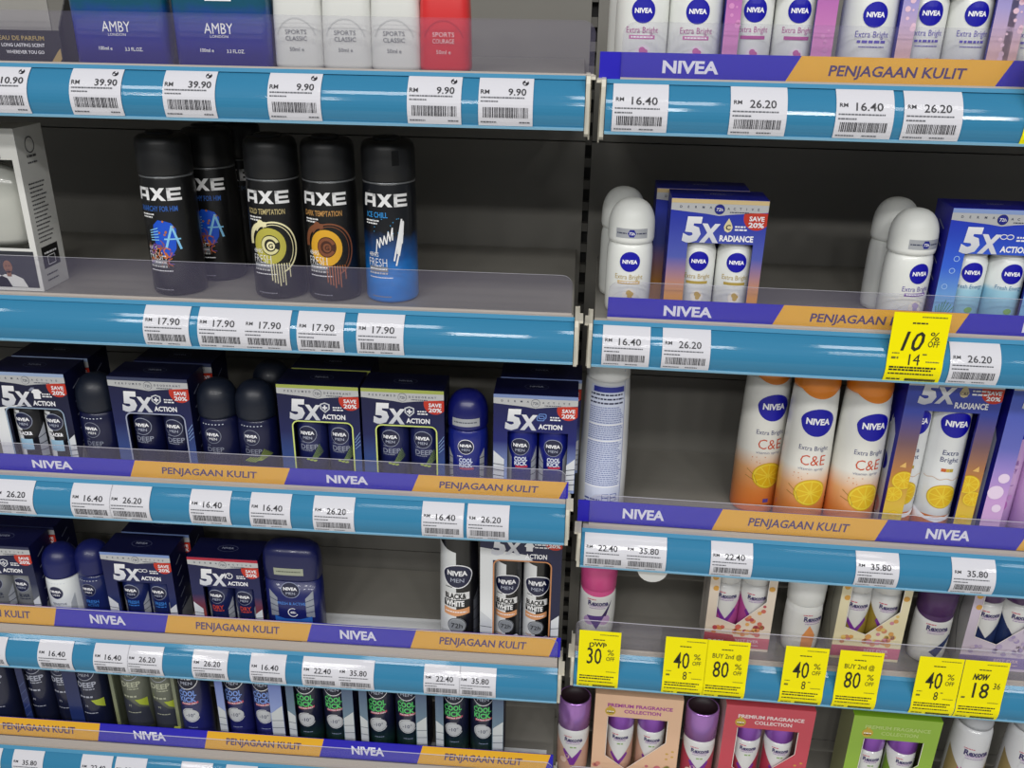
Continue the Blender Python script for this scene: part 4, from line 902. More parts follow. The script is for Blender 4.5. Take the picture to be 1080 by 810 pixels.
# --- flat stick deodorant
def stick():
    def b():
        mb = MB(); r = .0375; sy = .50
        pr = [(.0345, 0), (.0362, .002), (.0372, .012), (r, .050), (.0368, .092)]
        nv = M('#161d5c', .35, coat=.3); bl = M('#2a62b4', .35, coat=.3)
        mb.lathe(pr, nv, 56, sy=sy, se=3.2)
        rf = lambda v: cyl_r(pr, v)
        D = logo(0, .0790, .0125, True, ringc=M('#9aa2c0', .4)); D += text('FRESH & ACTIVE', 0, .0580, .0042, M('#4f86d8', .4), .01, w=.037)
        D += poly([(-.0240, .0265), (-.012, .0225), (.012, .0225), (.0255, .0280), (.0255, .0380), (.010, .0335), (-.010, .0335), (-.0240, .0375)], bl, 1); D += ring(.001, .0440, .0068, .0010, LW, None, 2, 20, 60, 340); D += text('48h', .001, .044, .0036, LW, .01)
        for s in (-1, 1):
            D += poly([(s*.0185, .038), (s*.0290, .036), (s*.0290, .078), (s*.0185, .066)], M('#9aa0ac', .35, metal=.3), 1)
            for k in range(3): D += stroke([(s*.0185, .044+.0085*k), (s*.0290, .046+.0095*k)], .0009, M('#2a3058', .4), 2)
        mb.decal(D, se_map(rf, 1, sy, 3.2), .004)
        cp = [(.0366, .0925), (.0376, .094), (.0374, .118), (.0362, .128), (.0335, .1345), (.028, .1385), (.018, .1405), (0, .1410)]
        cap = MB(); cap.lathe(cp, M('#121850', .36, coat=.3), 56, sy=sy, se=3.2)
        D = rect(-.0195, .1020, .0190, .1125, M('#a9ae9a', .45), 1); D += micro(-.016, .016, .1068, .0014, M('#5d6258', .45), 2)
        cap.decal(D, se_map(lambda v: cyl_r(cp, v), 1, sy, 3.2), .004)
        return [('stick_body', mb, None), ('cap', cap, None)]
    return make('stick', b, 'stick_deodorant')
def cyl_r(pr, v):
    pr = sorted(pr, key=lambda q: q[1])
    for (r0, z0), (r1, z1) in zip(pr[:-1], pr[1:]):
        if z0 <= v <= z1: return r0+(r1-r0)*((v-z0)/(z1-z0) if z1 > z0 else 0)
    return pr[-1][0] if v > pr[-1][1] else pr[0][0]
# --- second brand: roll-ons, cartons and sprays
RXW = M('#dcdcdb', .35, coat=.4); RXI = M('#3a2f68', .45)
def rex_art(z, s, vcol, flower, inner=None):
    D = []; vm = M(vcol, .4)
    D += micro(-.014*s, -.002*s, z+.0080*s, .0013, M('#c8506a', .4), 2); D += text('Rexona', .001*s, z+.0030*s, .0068*s, RXI, .035, w=.0275*s)
    D += rect(-.0110*s, z-.0022*s, .0130*s, z-.0012*s, M('#b08ac0', .4), 2); D += micro(-.0105*s, .011*s, z-.0052*s, .0013, M('#a890b8', .4), 2)
    if inner: D += micro(-.004*s, .006*s, z-.0125*s, .0024, M(inner, .4), 2, 9)
    return D
def vee(zt, zb, wd, mat, lay=1):
    """V of colour rising to both sides"""
    return poly([(0, zb), (wd, zt), (wd, zb-.02), (0, zb-.02)], mat, lay)+poly([(0, zb), (0, zb-.02), (-wd, zb-.02), (-wd, zt)], mat, lay)
REX = {'pink': ('#d4508c', '#b08ab8', '#8a4fa8'), 'orange': ('#e2e3e2', '#d98a4a', '#e0a060'), 'plum': ('#4a2a5c', '#8a9098', '#2a3a6a'), 'purple': ('#b583d0', '#c9a08c', '#7a2f98'), 'rose': ('#b583d0', '#b03a50', '#7a2f98')}
def rex_roll(v):
    def b():
        capc, low, vc = REX[v]; r = .0235; tall = v in ('purple', 'rose')
        pr = [(.0190, 0), (.0215, .002), (.0228, .012), (.0235, .040), (.0232, .062), (.0222, .074)] if not tall else [(.0190, 0), (.0215, .002), (.0228, .012), (.0235, .050), (.0233, .078), (.0224, .089)]
        tz = .0130 if tall else 0
        body = MB(); mt = GR([(0, low), (.42, low), (.50, '#dcdcdb'), (1, '#e0e0df')], 0, .074, .32, .5) if v in ('purple', 'rose') else RXW
        body.lathe(pr, RXW, 44, sy=.8); D = rex_art(.0530+tz*1.15, 1.0, vc, None, '#8fb070' if v in ('purple', 'rose') else None)
        if v in ('purple', 'rose'):
            lo = M(low, .35, coat=.4); D += poly([(0, .036), (.036, .080), (.036, .002), (0, .002)], lo, 1)+poly([(0, .036), (0, .002), (-.036, .002), (-.036, .080)], lo, 1); D += poly([(0, .036), (.012, .052), (.015, .050), (.003, .022), (-.003, .022), (-.015, .050), (-.012, .052)], M(vc, .4), 2)
            D += disc(-.014, .030, .0055, M('#e6cabc', .4), lay=2, n=14); D += disc(-.008, .038, .004, M('#dcc0b0', .4), lay=2, n=14)
        elif v == 'pink':
            D += poly([(-.014, .0360), (.010, .0370), (.0, .0150)], M('#5a3f86', .4), 2); D += disc(-.010, .028, .0085, M('#b89ac8', .4), .007, 1); D += disc(.010, .030, .0085, M('#c4a4cc', .4), .008, 1); D += poly([(.006, .036), (.020, .060), (.012, .036)], M('#3a2a5c', .4), 2)
        elif v == 'orange':
            D += poly([(-.004, .046), (.006, .030), (.004, .006), (-.012, .006), (-.012, .030)], M('#e0945a', .4), 1); D = shift(D, .010, 0)
        else: D += poly([(-.004, .020), (.020, .044), (.026, .044), (.006, .012)], M(vc, .4), 2)
        body.decal(D, cyl(pr, .8), .003)
        cap = MB()
        if v in ('purple', 'rose'):
            cm = M(capc, .2, metal=.55); cp = [(.0222, .0892), (.0236, .0902), (.0240, .122), (.0238, .1360), (.0232, .1400), (.0212, .1400), (.0205, .1330), (0, .1320)]
            cap.lathe(cp, [cm]*5+[M('#2a1a22', .45)]*2, 44, sy=.86)
        else:
            cm = M(capc, .38, coat=.2); cp = [(.0222, .0742), (.0232, .0756), (.0240, .104)]+[(.0240*math.cos(math.radians(a))**.7, .104+.016*math.sin(math.radians(a))) for a in range(15, 91, 15)]
            cap.lathe(cp, cm, 44, sy=.84)
            D = poly([(-.036+.072*i/16, .0742-.0080*math.sin(math.pi*i/16)) for i in range(17)]+[(.036, .0765), (-.036, .0765)], cm, 2); body.decal([( [(x, y) for x, y in p], m_, l) for p, m_, l in D], cyl(pr, .8), .003)
        return [('bottle', body, None), ('cap', cap, None)]
    return make('rex_'+v, b, 'roll_on_deodorant')
RC = {'rose': dict(W=.083, H=.128, f='#e4d5c4', s='#cfc8c0', band='#c65a6a', cap='#dfdfde', low='#b8549a', word='BEST EVER', pct=1, top=None, acc='#cf6a4a'),
      'gold': dict(W=.085, H=.128, f='#e6dcb8', s='#b5b2a4', band='#c86a86', cap='#dfdfde', low='#a08a3a', word='BEST EVER', pct=0, top='#b09a1e', acc='#d99a4a'),
      'lilac': dict(W=.088, H=.128, f='#cfc2d4', s='#b4b2b4', band='#8f7fb4', cap='#4a2a5c', low='#2a3a6a', word='BEST EVER', pct=0, top=None, acc='#8f7fb4'),
      'peach': dict(W=.125, H=.164, f='#e6bd9c', s='#cfa888', band=None, cap='#9a58c4', low='#c9a08c', word='PREMIUM FRAGRANCE', pct=0, top='#e6bd9c', acc='#a8449a'),
      'red':  dict(W=.124, H=.164, f='#c84a58', s='#dcb8b4', band=None, cap='#9a58c4', low='#b03a50', word='PREMIUM FRAGRANCE', pct=0, top='#d8505c', acc='#f0dcdc'),
      'green': dict(W=.120, H=.164, f='#93b83e', s='#8f9468', band=None, cap='#9a58c4', low='#7a9a3a', word='PREMIUM FRAGRANCE', pct=0, top='#8ac02a', acc='#b8d07a')}
def rex_carton(kind):
    def b():
        P = RC[kind]; W, H, Dp = P['W'], P['H'], .050; w = W/2; fm = M(P['f'], .42, coat=.2); sm = M(P['s'], .42, coat=.2); mb = MB()
        big = P['word'].startswith('PREM')
        if big: u0, u1, vt = -w+.0195, w-.0195, .124; va, vm, ve = .050, .026, .083; um = -.012
        else: u0, u1, vt = -w+.0115, w-.0105, H-.010; va, vm, ve = .050, .040, .078; um = -.004
        tri = [(-w, 0), (w, 0), (w, ve), (u1, ve), (um, vm), (u0, va), (-w, va)]
        F = lambda pts: mb.add([(u, 0, v) for u, v in pts], [tuple(range(len(pts)))], fm)
        F([(-w, 0), (w, 0), (um, vm), (u0, va), (-w, va)]); F([(w, 0), (w, ve), (u1, ve), (um, vm)]); F([(-w, va), (u0, va), (u0, vt), (-w, vt)]); F([(u1, ve), (w, ve), (w, vt), (u1, vt)]); F([(-w, vt), (u0, vt), (u1, vt), (w, vt), (w, H), (-w, H)])
        mb.add([(-w, 0, 0), (-w, Dp, 0), (-w, Dp, H), (-w, 0, H)], [(0, 1, 2, 3)], sm); mb.add([(w, 0, 0), (w, Dp, 0), (w, Dp, H), (w, 0, H)], [(0, 1, 2, 3)], sm)
        mb.add([(-w, Dp, 0), (w, Dp, 0), (w, Dp, H), (-w, Dp, H)], [(3, 2, 1, 0)], sm); mb.add([(-w, 0, H), (w, 0, H), (w, Dp, H), (-w, Dp, H)], [(0, 1, 2, 3)], M(P['top'] or P['f'], .42, coat=.2)); mb.add([(-w, 0, 0), (w, 0, 0), (w, Dp, 0), (-w, Dp, 0)], [(3, 2, 1, 0)], sm)
        D = []; ac = M(P['acc'], .4)
        edge = [(u0, vt), (u0, va), (um, vm), (u1, ve), (u1, vt)]
        if big:
            D += text('PREMIUM FRAGRANCE', .002, H-.0185, .0058, ac, .03, w=W*.74); D += text('COLLECTION', .006, H-.0285, .0058, ac, .03, w=W*.42)
            D += disc(-w+.0225, H-.0300, .0075, M('#c9a83a', .4), lay=1); D += rect(-w+.0200, H-.0225, -w+.0250, H-.0195, M('#c9a83a', .4), 1); D += micro(-w+.0175, -w+.0275, H-.031, .0016, LW, 2); D += micro(-w+.0175, -w+.0275, H-.0335, .0016, M('#6a5420', .4), 2)
            rr = random.Random(4)
            fl = {'peach': ['#d98a7a', '#e6c2a8', '#b8b04a', '#c9707a'], 'red': ['#d9606a', '#e6b04a', '#b03a50', '#d98a4a'], 'green': ['#d9dc6a', '#a8c84a', '#e0d0a0', '#6f9a2a']}[kind]
            for k in range(16): D += disc(rr.uniform(.004, w-.010), rr.uniform(.014, .040), rr.uniform(.0025, .0055), M(fl[k % 4], .4), lay=2+k % 3, n=14)
            for k in range(5): D += disc(-w+.010+rr.uniform(-.006, .010), rr.uniform(.012, .040), rr.uniform(.003, .005), M(fl[k % 4], .4), lay=2+k % 3, n=14)
            for k in range(4): D += disc(w-.016+.004*(k % 2)*2, (.052+.005*k), .0022, M('#d0a84a', .4), .0016, 2, 10)
            D += text('72h', w-.012, .022, .0055, M('#5a4a3a', .4), 0)
        else:
            D += rect(-w, .004, w, .021, M(P['band'], .4), 1); D += text('BEST EVER', .013, .0155, .0042, M('#e6ccd4', .4), .01, w=.030); D += micro(-.004, .028, .0085, .0012, M('#e6ccd4', .4), 2)
            if P['pct']: D += poly([(-w, .003), (-.004, .003), (.000, .014), (-.006, .024), (-w, .026)], M('#b03a46', .4), 2); D += text('20%', -.026, .0120, .0062, LW, .02, w=.0205, lay=4)
            rr = random.Random(6); cols = ['#cf6a5a', '#d98a5a', '#b84a56', '#e0a860'] if kind == 'rose' else (['#d9a05a', '#cf8a6a', '#e0c070', '#d08a9a'] if kind == 'gold' else ['#b8a8c8', '#a898c0', '#c8b8cc', '#d0c4d4'])
            for k in range(26):
                u = rr.uniform(-.004, w-.004); top = vm+(ve-vm)*(u-um)/(u1-um); v_ = rr.uniform(.026, max(.028, top-.004)); D += window(disc(u, v_, rr.uniform(.002, .0042), M(cols[k % 4], .4), lay=2+k % 3, n=12), -w, 0, w, H)
            for q in ((-w+.006, H-.018), (w-.006, H-.030), (-w+.008, H-.034), (w-.0055, H-.012)): D += disc(q[0], q[1], .0038, M('#d9a24a', .4), lay=2, n=12)
            for k in range(6): D += disc(-w+.004+rr.uniform(0, .018), rr.uniform(.027, .036), .003, M(cols[k % 4], .4), lay=2+k % 3, n=12)
            if P['top']: D += rect(-w, H-.012, w, H, M(P['top'], .4), 1); D += text('BRIGHTER IN 4 DAYS', 0, H-.0062, .0045, M('#f0ecc8', .4), .02, w=W*.76)
        for a, c in zip(edge[:-1], edge[1:]): D += stroke([a, c], .0008, M('#f3ece6', .4), 4)
        mb.decal(D, flat(0))
        ck = M('#2a2a2c', .4)
        if not big:
            SD = stroke([(.012+.020*math.sin(math.pi*i/12)*0+.016*math.sin(math.pi*(i/12))+0, H-.002-(H-.016)*i/12) for i in range(13)], .0012, ck, 2)
            mb.decal([([(-x, y) for x, y in p], m_, l) for p, m_, l in SD], side(-w, -1)); mb.decal(SD, side(w, 1))
        parts = [('carton', mb, None)]
        r = .0185 if not big else .0205; lo = M(P['low'], .35, coat=.4); cm = M(P['cap'], .3, metal=.5 if big else 0, coat=.2)
        for s in (-1, 1):
            cx = (u0+u1)/2+s*(.0182 if not big else .0230); cy = .003+r; q = MB(); zc = .096 if big else .098
            pr = [(r*.86, .0008), (r*.97, .006), (r, .030), (r, zc-.012), (r*.95, zc)]; q.lathe(pr, RXW, 32, cx=cx, cy=cy)
            cp = [(r*.95, zc), (r*1.0, zc+.002), (r*1.0, H-.010), (r*.9, H-.005)]; kk = MB(); kk.lathe(cp, cm, 32, cx=cx, cy=cy)
            zt = zc-.016 if big else .078
            Dd = rex_art(zt, .86, '#7a2f98', None, '#8fb070' if big else None)
            zt2 = zt-.006; zb_ = zt-.042 if big else zt-.032
            Dd += poly([(0, zb_), (r*1.5, zt2+.012), (r*1.5, .003), (0, .003)], lo, 1)+poly([(0, zb_), (0, .003), (-r*1.5, .003), (-r*1.5, zt2+.012)], lo, 1); Dd += poly([(0, zb_), (.011, zb_+.016), (.013, zb_+.012), (0, zb_-.010), (-.013, zb_+.012), (-.011, zb_+.016)], M('#7a2f98' if kind != 'lilac' else '#1f2c5a', .4), 2)
            q.decal(Dd, cyl(pr, 1, cx, cy), .003); parts.append(('bottle', q, None)); parts.append(('cap', kk, len(parts)-1))
        return parts
    return make('rexc_'+kind, b, 'roll_on_carton')
def rex_spray():
    def b():
        r = .0265; pr = [(r*.92, 0), (r, .004), (r*1.02, .060), (r, .110), (r*.95, .140), (r*.86, .150)]
        body = MB(); body.lathe(pr, M('#d6d7da', .3, coat=.4), 44); D = rex_art(.108, 1.25, '#c04a98', None); br = M('#9c8a5c', .35, coat=.3)
        D += poly([(0, .058), (.040, .110), (.040, .004), (0, .004)], br, 1)+poly([(0, .058), (0, .004), (-.040, .004), (-.040, .110)], br, 1)
        D += poly([(0, .058), (.019, .082), (.019, .066), (0, .036), (-.019, .066), (-.019, .082)], M('#c8408c', .4), 2); D += poly([(0, .066), (.015, .084), (.015, .004), (-.015, .004), (-.015, .084)], M('#c8408c', .4), 2); D += poly([(0, .054), (.013, .070), (.014, .100), (-.014, .100), (-.013, .070)], M('#d6d7da', .3, coat=.4), 3)
        body.decal([d for d in D], cyl(pr), .003)
        cap = MB(); cap.lathe([(r*.87, .1502), (r*.88, .156), (r*.84, .172), (r*.6, .178), (0, .179)], M('#b9bcc2', .35, metal=.3), 40)
        return [('can_body', body, None), ('cap', cap, None)]
    return make('rex_spray', b, 'spray_deodorant')
# --- top left: perfumes and white roll-ons
def perfume():
    def b():
        mb = MB(); W, Dp, H = .089, .034, .105; w = W/2
        gl = GR([(0, '#2010b4'), (.22, '#2a2cac'), (.42, '#243f9c'), (.55, '#14506a'), (.75, '#0d4f50'), (1, '#0a3f4a')], 0, H, .12, .8, noise=.10)
        pts = []
        for cx, cy, a0 in ((w-.008, Dp/2-.008, 0), (-w+.008, Dp/2-.008, 90), (-w+.008, -Dp/2+.008, 180), (w-.008, -Dp/2+.008, 270)):
            for i in range(6): a = math.radians(a0+18*i); pts.append((cx+.008*math.cos(a), cy+.008*math.sin(a)))
        mb.prism(pts, 0, H, gl, 'z', True)
        D = text('AMBY', -.001, .0325, .0088, LW, .0, w=.0265); D += text('LONDON', -.001, .0258, .0022, LW, .0, w=.0165)
        D += text('100ml e', -.0135, .0140, .0030, LW, .01, w=.0125); D += text('3.3 FL.OZ.', .0130, .0135, .0030, LW, .01, w=.0165)
        D += rect(-.011, .0552, .013, .0860, LW, 1); D += text('TESTER', .001, .0605, .0058, M('#16161a', .4), .01, w=.0215)
        mb.decal(D, flat(-Dp/2))
        inner = MB(); inner.box(-w+.006, w-.006, -Dp/2+.004, Dp/2-.004, .006, .012, M('#1a128a', .2, coat=.5))
        ck = MB(); ck.lathe([(.013, H), (.013, H+.004), (.0165, H+.0045), (.0165, H+.030), (.015, H+.032), (0, H+.032)], M('#1d2f66', .2, metal=.6), 32)
        return [('bottle', mb, None), ('cap', ck, None)]
    return make('perfume', b, 'perfume_bottle')
def sports(v):
    def b():
        r = .0232; c = M('#d5d6d2', .38, coat=.3) if v == 'white' else M('#cf2a2c', .38, coat=.3)
        pr = [(.0205, 0), (.0228, .0015), (.0232, .004), (.0226, .045), (.0214, .072), (.0190, .078), (.0180, .0800)]
        mb = MB(); mb.lathe(pr, c, 48, sy=.72, se=3.6); ik = M('#6f7274', .5) if v == 'white' else M('#e6c9c6', .5)
        emb = M('#c3c5c2', .3, coat=.3) if v == 'white' else M('#b82428', .3, coat=.3)
        D = text('SPORTS', 0, .0310, .0037, ik, .0, w=.0195); D += text('CLASSIC' if v == 'white' else 'COURAGE', 0, .0255, .0037, ik, .0, w=.0195); D += text('50ml e', 0, .0165, .0032, ik, .0, w=.0130)
        D += ring(0, .0210, .0190, .0012, emb, .0220, 1, 26, 20, 160); D += micro(-.012, .012, .0600, .0022, ik, 2)
        mb.decal(D, se_map(lambda q: cyl_r(pr, q), 1, .72, 3.6), .003)
        cap = MB(); cap.lathe([(.0182, .0802), (.0200, .0810), (.0204, .104), (.0190, .112), (.0140, .1165), (0, .1175)], c, 44, sy=.8, se=2.6)
        return [('bottle', mb, None), ('cap', cap, None)]
    return make('sports_'+v, b, 'roll_on_deodorant')
def tray():
    def b():
        mb = MB(); W, Dp = .150, .085; w = W/2; bk = M('#1b191b', .4, coat=.3); gr = brushed('#8f8d88', .6, (30, 30, 30), .06)
        mb.box(-w, w, 0, .0012, 0, .028, bk); mb.box(-w, w, 0, Dp, 0, .001, bk)
        # right side wall with a torn, toothed slope; grey card inside
        pts = [(.0, 0), (Dp, 0), (Dp, .078), (.030, .078), (.024, .060)]
        n = 14
        for i in range(n+1):
            t = i/n; pts.append((.024*(1-t)+.0006*(1 if i % 2 else -1), .060-.032*t+.0012*(1 if i % 2 else -1)*(0 if i in (0, n) else 1)))
        pts = [p for p in pts if p[0] >= 0]
        mb.prism(pts, w-.0012, w, bk, 'x'); mb.prism(pts, -w, -w+.0012, bk, 'x')
        mb.box(-w+.0014, w-.0135, .012, .0132, .001, .085, gr)
        D = text('EAU DE PARFUM', .0385, .0212, .0036, M('#b09a58', .4), .015, w=.043); D += text('LONG LASTING SCENT', .039, .0152, .0028, LW, .01, w=.041); D += text('WHEREVER YOU GO', .040, .0092, .0028, LW, .01, w=.036)
        D += poly([(w-.0120, 0), (w-.004, 0), (w-.001, .004), (w-.001, .013), (w-.004, .010)], M('#a8905a', .4), 2); D += poly([(.0000, .0005), (.0035, .0005), (.0125, .0275), (.008, .0275)], M('#cfc23a', .4), 2)
        D += micro(-.06, -.01, .012, .003, M('#b09a58', .4), 2)
        mb.decal(D, flat(0)); 
        jar = MB(); jar.lathe([(.016, .0015), (.017, .004), (.017, .088), (.013, .092), (0, .0925)], M('#1c1a1c', .25, coat=.5), 32, cx=.020, cy=.052)
        return [('display_carton', mb, None)]
    return make('tray', b, 'display_tray')
def window_box():
    def b():
        mb = MB(); W, Dp, H = .120, .048, .164; w = W/2; wh = M('#d6d6d2', .42, coat=.2); dk = M('#17171a', .4, coat=.3)
        u0, u1, v0, v1 = -w+.008, w-.0065, .045, .134
        F = lambda p, m_: mb.add([(a, 0, c) for a, c in p], [tuple(range(len(p)))], m_)
        F([(-w, 0), (w, 0), (w, v0), (-w, v0)], wh); F([(-w, v0), (u0, v0), (u0, v1), (-w, v1)], wh); F([(u1, v0), (w, v0), (w, v1), (u1, v1)], wh); F([(-w, v1), (w, v1), (w, H), (-w, H)], wh)
        mb.add([(-w, 0, 0), (-w, Dp, 0), (-w, Dp, H), (-w, 0, H)], [(0, 1, 2, 3)], wh); mb.add([(w, 0, 0), (w, Dp, 0), (w, Dp, H), (w, 0, H)], [(0, 1, 2, 3)], wh); mb.add([(-w, Dp, 0), (w, Dp, 0), (w, Dp, H), (-w, Dp, H)], [(3, 2, 1, 0)], wh)
        mb.add([(-w, 0, H), (w, 0, H), (w, Dp, H), (-w, Dp, H)], [(0, 1, 2, 3)], wh); mb.add([(-w, 0, 0), (w, 0, 0), (w, Dp, 0), (-w, Dp, 0)], [(3, 2, 1, 0)], wh)
        D = rect(-w+.004, v1+.001, w-.018, H-.002, dk, 1); D += rect(-w+.002, .0035, w-.004, v0-.003, M('#2f3138', .4), 1)
        # two people in white shirts printed along the foot
        for cx, sk, hh in ((w-.034, '#8a5f4a', .0285), (w-.051, '#6a4636', .0275), (w-.072, '#9a6c54', .0285)):
            D += poly([(cx-.016, .0040), (cx-.014, .013), (cx-.005, .0172), (cx+.005, .0172), (cx+.014, .013), (cx+.018, .0040)], M('#d9d9d6', .45), 2); D += rect(cx-.0025, .0150, cx+.0025, .021, M(sk, .5), 3); D += disc(cx, hh-.003, .0048, M(sk, .5), .0066, 3)
            D += disc(cx-.0016, hh-.0020, .0006, M('#2a1a14', .5), lay=4, n=8); D += disc(cx+.0016, hh-.0020, .0006, M('#2a1a14', .5), lay=4, n=8); D += stroke([(cx-.0014, hh-.0062), (cx+.0014, hh-.0062)], .0005, M('#4a2a22', .5), 4)
        mb.decal(D, flat(0))
        SD = []; tx = M('#4c4c50', .5)
        for k in range(15): SD += micro(.008, .036-(k % 3)*.003, .108-.0042*k, .0013, tx, 2, k)
        SD += ring(.022, .146, .008, .001, tx, None, 2); SD += micro(.014, .030, .134, .0022, tx, 2); SD += micro(.014, .030, .128, .0016, tx, 2, 3); SD += rect(.008, .0215, .038, .044, dk, 1); SD += micro(.012, .034, .036, .002, LW, 2); SD += rrect_ring(.016, .024, .030, .034, .001, .0008, LW, 2)
        SD += micro(.010, .030, .014, .0016, tx, 2); SD += micro(.010, .030, .008, .0016, tx, 2, 3)
        mb.decal(SD, side(w, 1))
        q = MB(); pr = [(.042, .046), (.046, .052), (.046, .108), (.040, .118), (.022, .126), (.020, .133)]
        q.lathe(pr, GR([(0, '#a9aaa4'), (.6, '#b9bab2'), (1, '#8f918c')], .045, .135, .2, .6, noise=.1), 40, sy=.45, cx=.002, cy=.024, se=2.6)
        return [('carton', mb, None), ('bottle', q, None)]
    return make('window_box', b, 'gift_box')
# ------------------------------------------------------------------ standing the goods on the shelves
GC, GB = .040, .043      # how far behind the rail the front of round and boxed goods stands
R1_, R2_ = 'roll-ons', 'twin packs'
def rollon(v, sh, px, py, label, gap=GC, grp=None, **k): return on_shelf(roll(v), sh, px, py, gap+.0213, 0, label, 'roll-on deodorant', grp, **k)
def box(kind, sh, px, py, label, gap=GB, grp=None, **k): return on_shelf(pack(kind), sh, px, py, gap, 0, label, 'deodorant twin pack', grp, **k)
def can(kinf, sh, px, py, label, r, gap=GC, cat='spray deodorant', grp=None, **k): return on_shelf(kinf, sh, px, py, gap+r, 0, label, cat, grp, **k)
# top left
q = at('L1', 67, 62, .040); put(tray(), (q.x-.075, SH['L1'][0]+.040, SH['L1'][1]+RH+.0003), 0, 'black perfume display tray with a torn grey top, at the left frame edge', 'display tray')
for px, lb in ((136, 'blue perfume bottle with a tester sticker, next to the black tray'), (241, 'blue perfume bottle with a tester sticker, next to the white roll-ons')):
    on_shelf(perfume(), 'L1', px, 50, .058, 0, lb, 'perfume bottle', 'blue perfume bottles')
for px, v, lb in ((318.5, 'white', 'white sports roll-on standing next to the blue perfume'), (369, 'white', 'middle white sports roll-on with a white neighbour on both sides'),
                  (419.5, 'white', 'white sports roll-on standing next to the red one'), (470.5, 'red', 'red sports roll-on on the top left shelf')):
    on_shelf(sports(v), 'L1', px, 45, .060, 0, lb, 'roll-on deodorant', 'sports roll-ons')
# second left
q = at('L2', 46.5, 305, .036); put(window_box(), (q.x-.060, SH['L2'][0]+.036, SH['L2'][1]+RH+.0003), 0, 'white window carton with a photo of people along its foot', 'gift box')
for v, px, py, gap, lb in (('blue', 183, 240, .036, 'black body spray can with a blue paint splash, in front of its twin'), ('blue', 228, 235, .092, 'shaded black body spray with a blue splash, half hidden behind another'),
                           ('grey', 257, 225, .150, 'dark body spray deepest on the shelf, behind the gold-ring can'), ('gold', 292, 240, .038, 'black body spray can with a pale gold ring'),
                           ('dark', 350, 240, .038, 'black body spray can with an orange and brown ring'), ('ice', 412, 240, .040, 'black and bright blue body spray can, rightmost of the body sprays')):
    can(axe(v), 'L2', px, py, lb, .0268, gap, 'body spray', 'black body sprays')
# third left
def boxR(kind, sh, px, py, W, label, gap=GB, grp=None):
    q = at(sh, px, py, gap); rot = PSI if sh[0] == 'R' else 0
    return put(pack(kind), (q.x-W/2*math.cos(rot), q.y-W/2*math.sin(rot), SH[sh][1]+RH+.0003), rot, label, 'deodorant twin pack', grp)
G3, G4 = 'navy twin packs on the third left shelf', 'navy twin packs on the fourth left shelf'
boxR('bw', 'L3', 68, 402, .093, 'navy and white twin pack with a shirt print, at the left frame edge', grp=G3)
boxR('bw', 'L3', 92.5, 381, .093, 'navy twin pack behind the shirt-printed pack at the left frame edge', GB+.049, G3)
box('deep', 'L3', 157, 415, 'navy twin pack with a silver-outlined window and shield', grp=G3)
box('deep', 'L3', 182, 384, 'navy twin pack hidden behind the silver-outlined one', GB+.049, G3)
box('lime', 'L3', 335, 420, 'lime-outlined twin pack with a second one behind it', grp=G3)
box('lime', 'L3', 349, 391, 'lime-edged twin pack showing only its top behind another', GB+.049, G3)
box('lime', 'L3', 424.5, 425, 'lime-outlined twin pack next to the silver-banded roll-on', grp=G3)
box('cool', 'L3', 565, 425, 'cool twin pack with an ice icon, beside the upright', grp=G3)
box('cool', 'L3', 571, 399, 'twin pack behind the cool one beside the upright', GB+.049, G3)
G5 = 'navy roll-ons on the third left shelf'
rollon('men', 'L3', 105, 430, 'dark navy roll-on between the shirt-printed and silver-outlined twin packs', grp=G5)
rollon('men', 'L3', 231, 432, 'dark navy roll-on right beside the silver-outlined twin pack', grp=G5)
rollon('lime', 'L3', 271, 434, 'dark navy roll-on with lime strokes, left of a lime-outlined pack', grp=G5)
rollon('men', 'L3', 287, 400, 'dark navy roll-on standing behind the lime-stroked one', GC+.060, G5)
rollon('cool', 'L3', 493.5, 450, 'blue roll-on with a silver band on its cap', grp=G5)
# fourth left
boxR('silver', 'L4', 32.5, 588, .093, 'grey-windowed twin pack at the left frame edge of the fourth shelf', grp=G4)
boxR('silver', 'L4', 57, 560, .093, 'twin pack behind the grey-windowed one at the left frame edge', GB+.049, G4)
rollon('sens', 'L4', 66, 600, 'navy-capped roll-on with a white body', grp='navy roll-ons on the fourth left shelf')
rollon('fresh', 'L4', 101, 603, 'navy roll-on with blue fresh lettering, partly behind a twin pack', GC+.010, 'navy roll-ons on the fourth left shelf')
box('fresh', 'L4', 147, 615, 'twin pack with a pale blue top stripe and loop icon', grp=G4)
box('fresh', 'L4', 163, 560, 'twin pack showing only its silver header behind the loop-icon pack', GB+.049, G4)
box('dry', 'L4', 238, 620, 'twin pack with a red top stripe and red dry lettering', grp=G4)
on_shelf(stick(), 'L4', 311.5, 622, .060, 0, 'wide flat navy stick deodorant right of the red-striped pack', 'stick deodorant')
can(spray('bw'), 'L4', 485, 622, 'half white half black spray can left of its twin pack', .0255)
on_shelf(twin('bw'), 'L4', 549, 605, GB, 0, 'black and white spray twin pack with a copper window outline', 'spray twin pack')
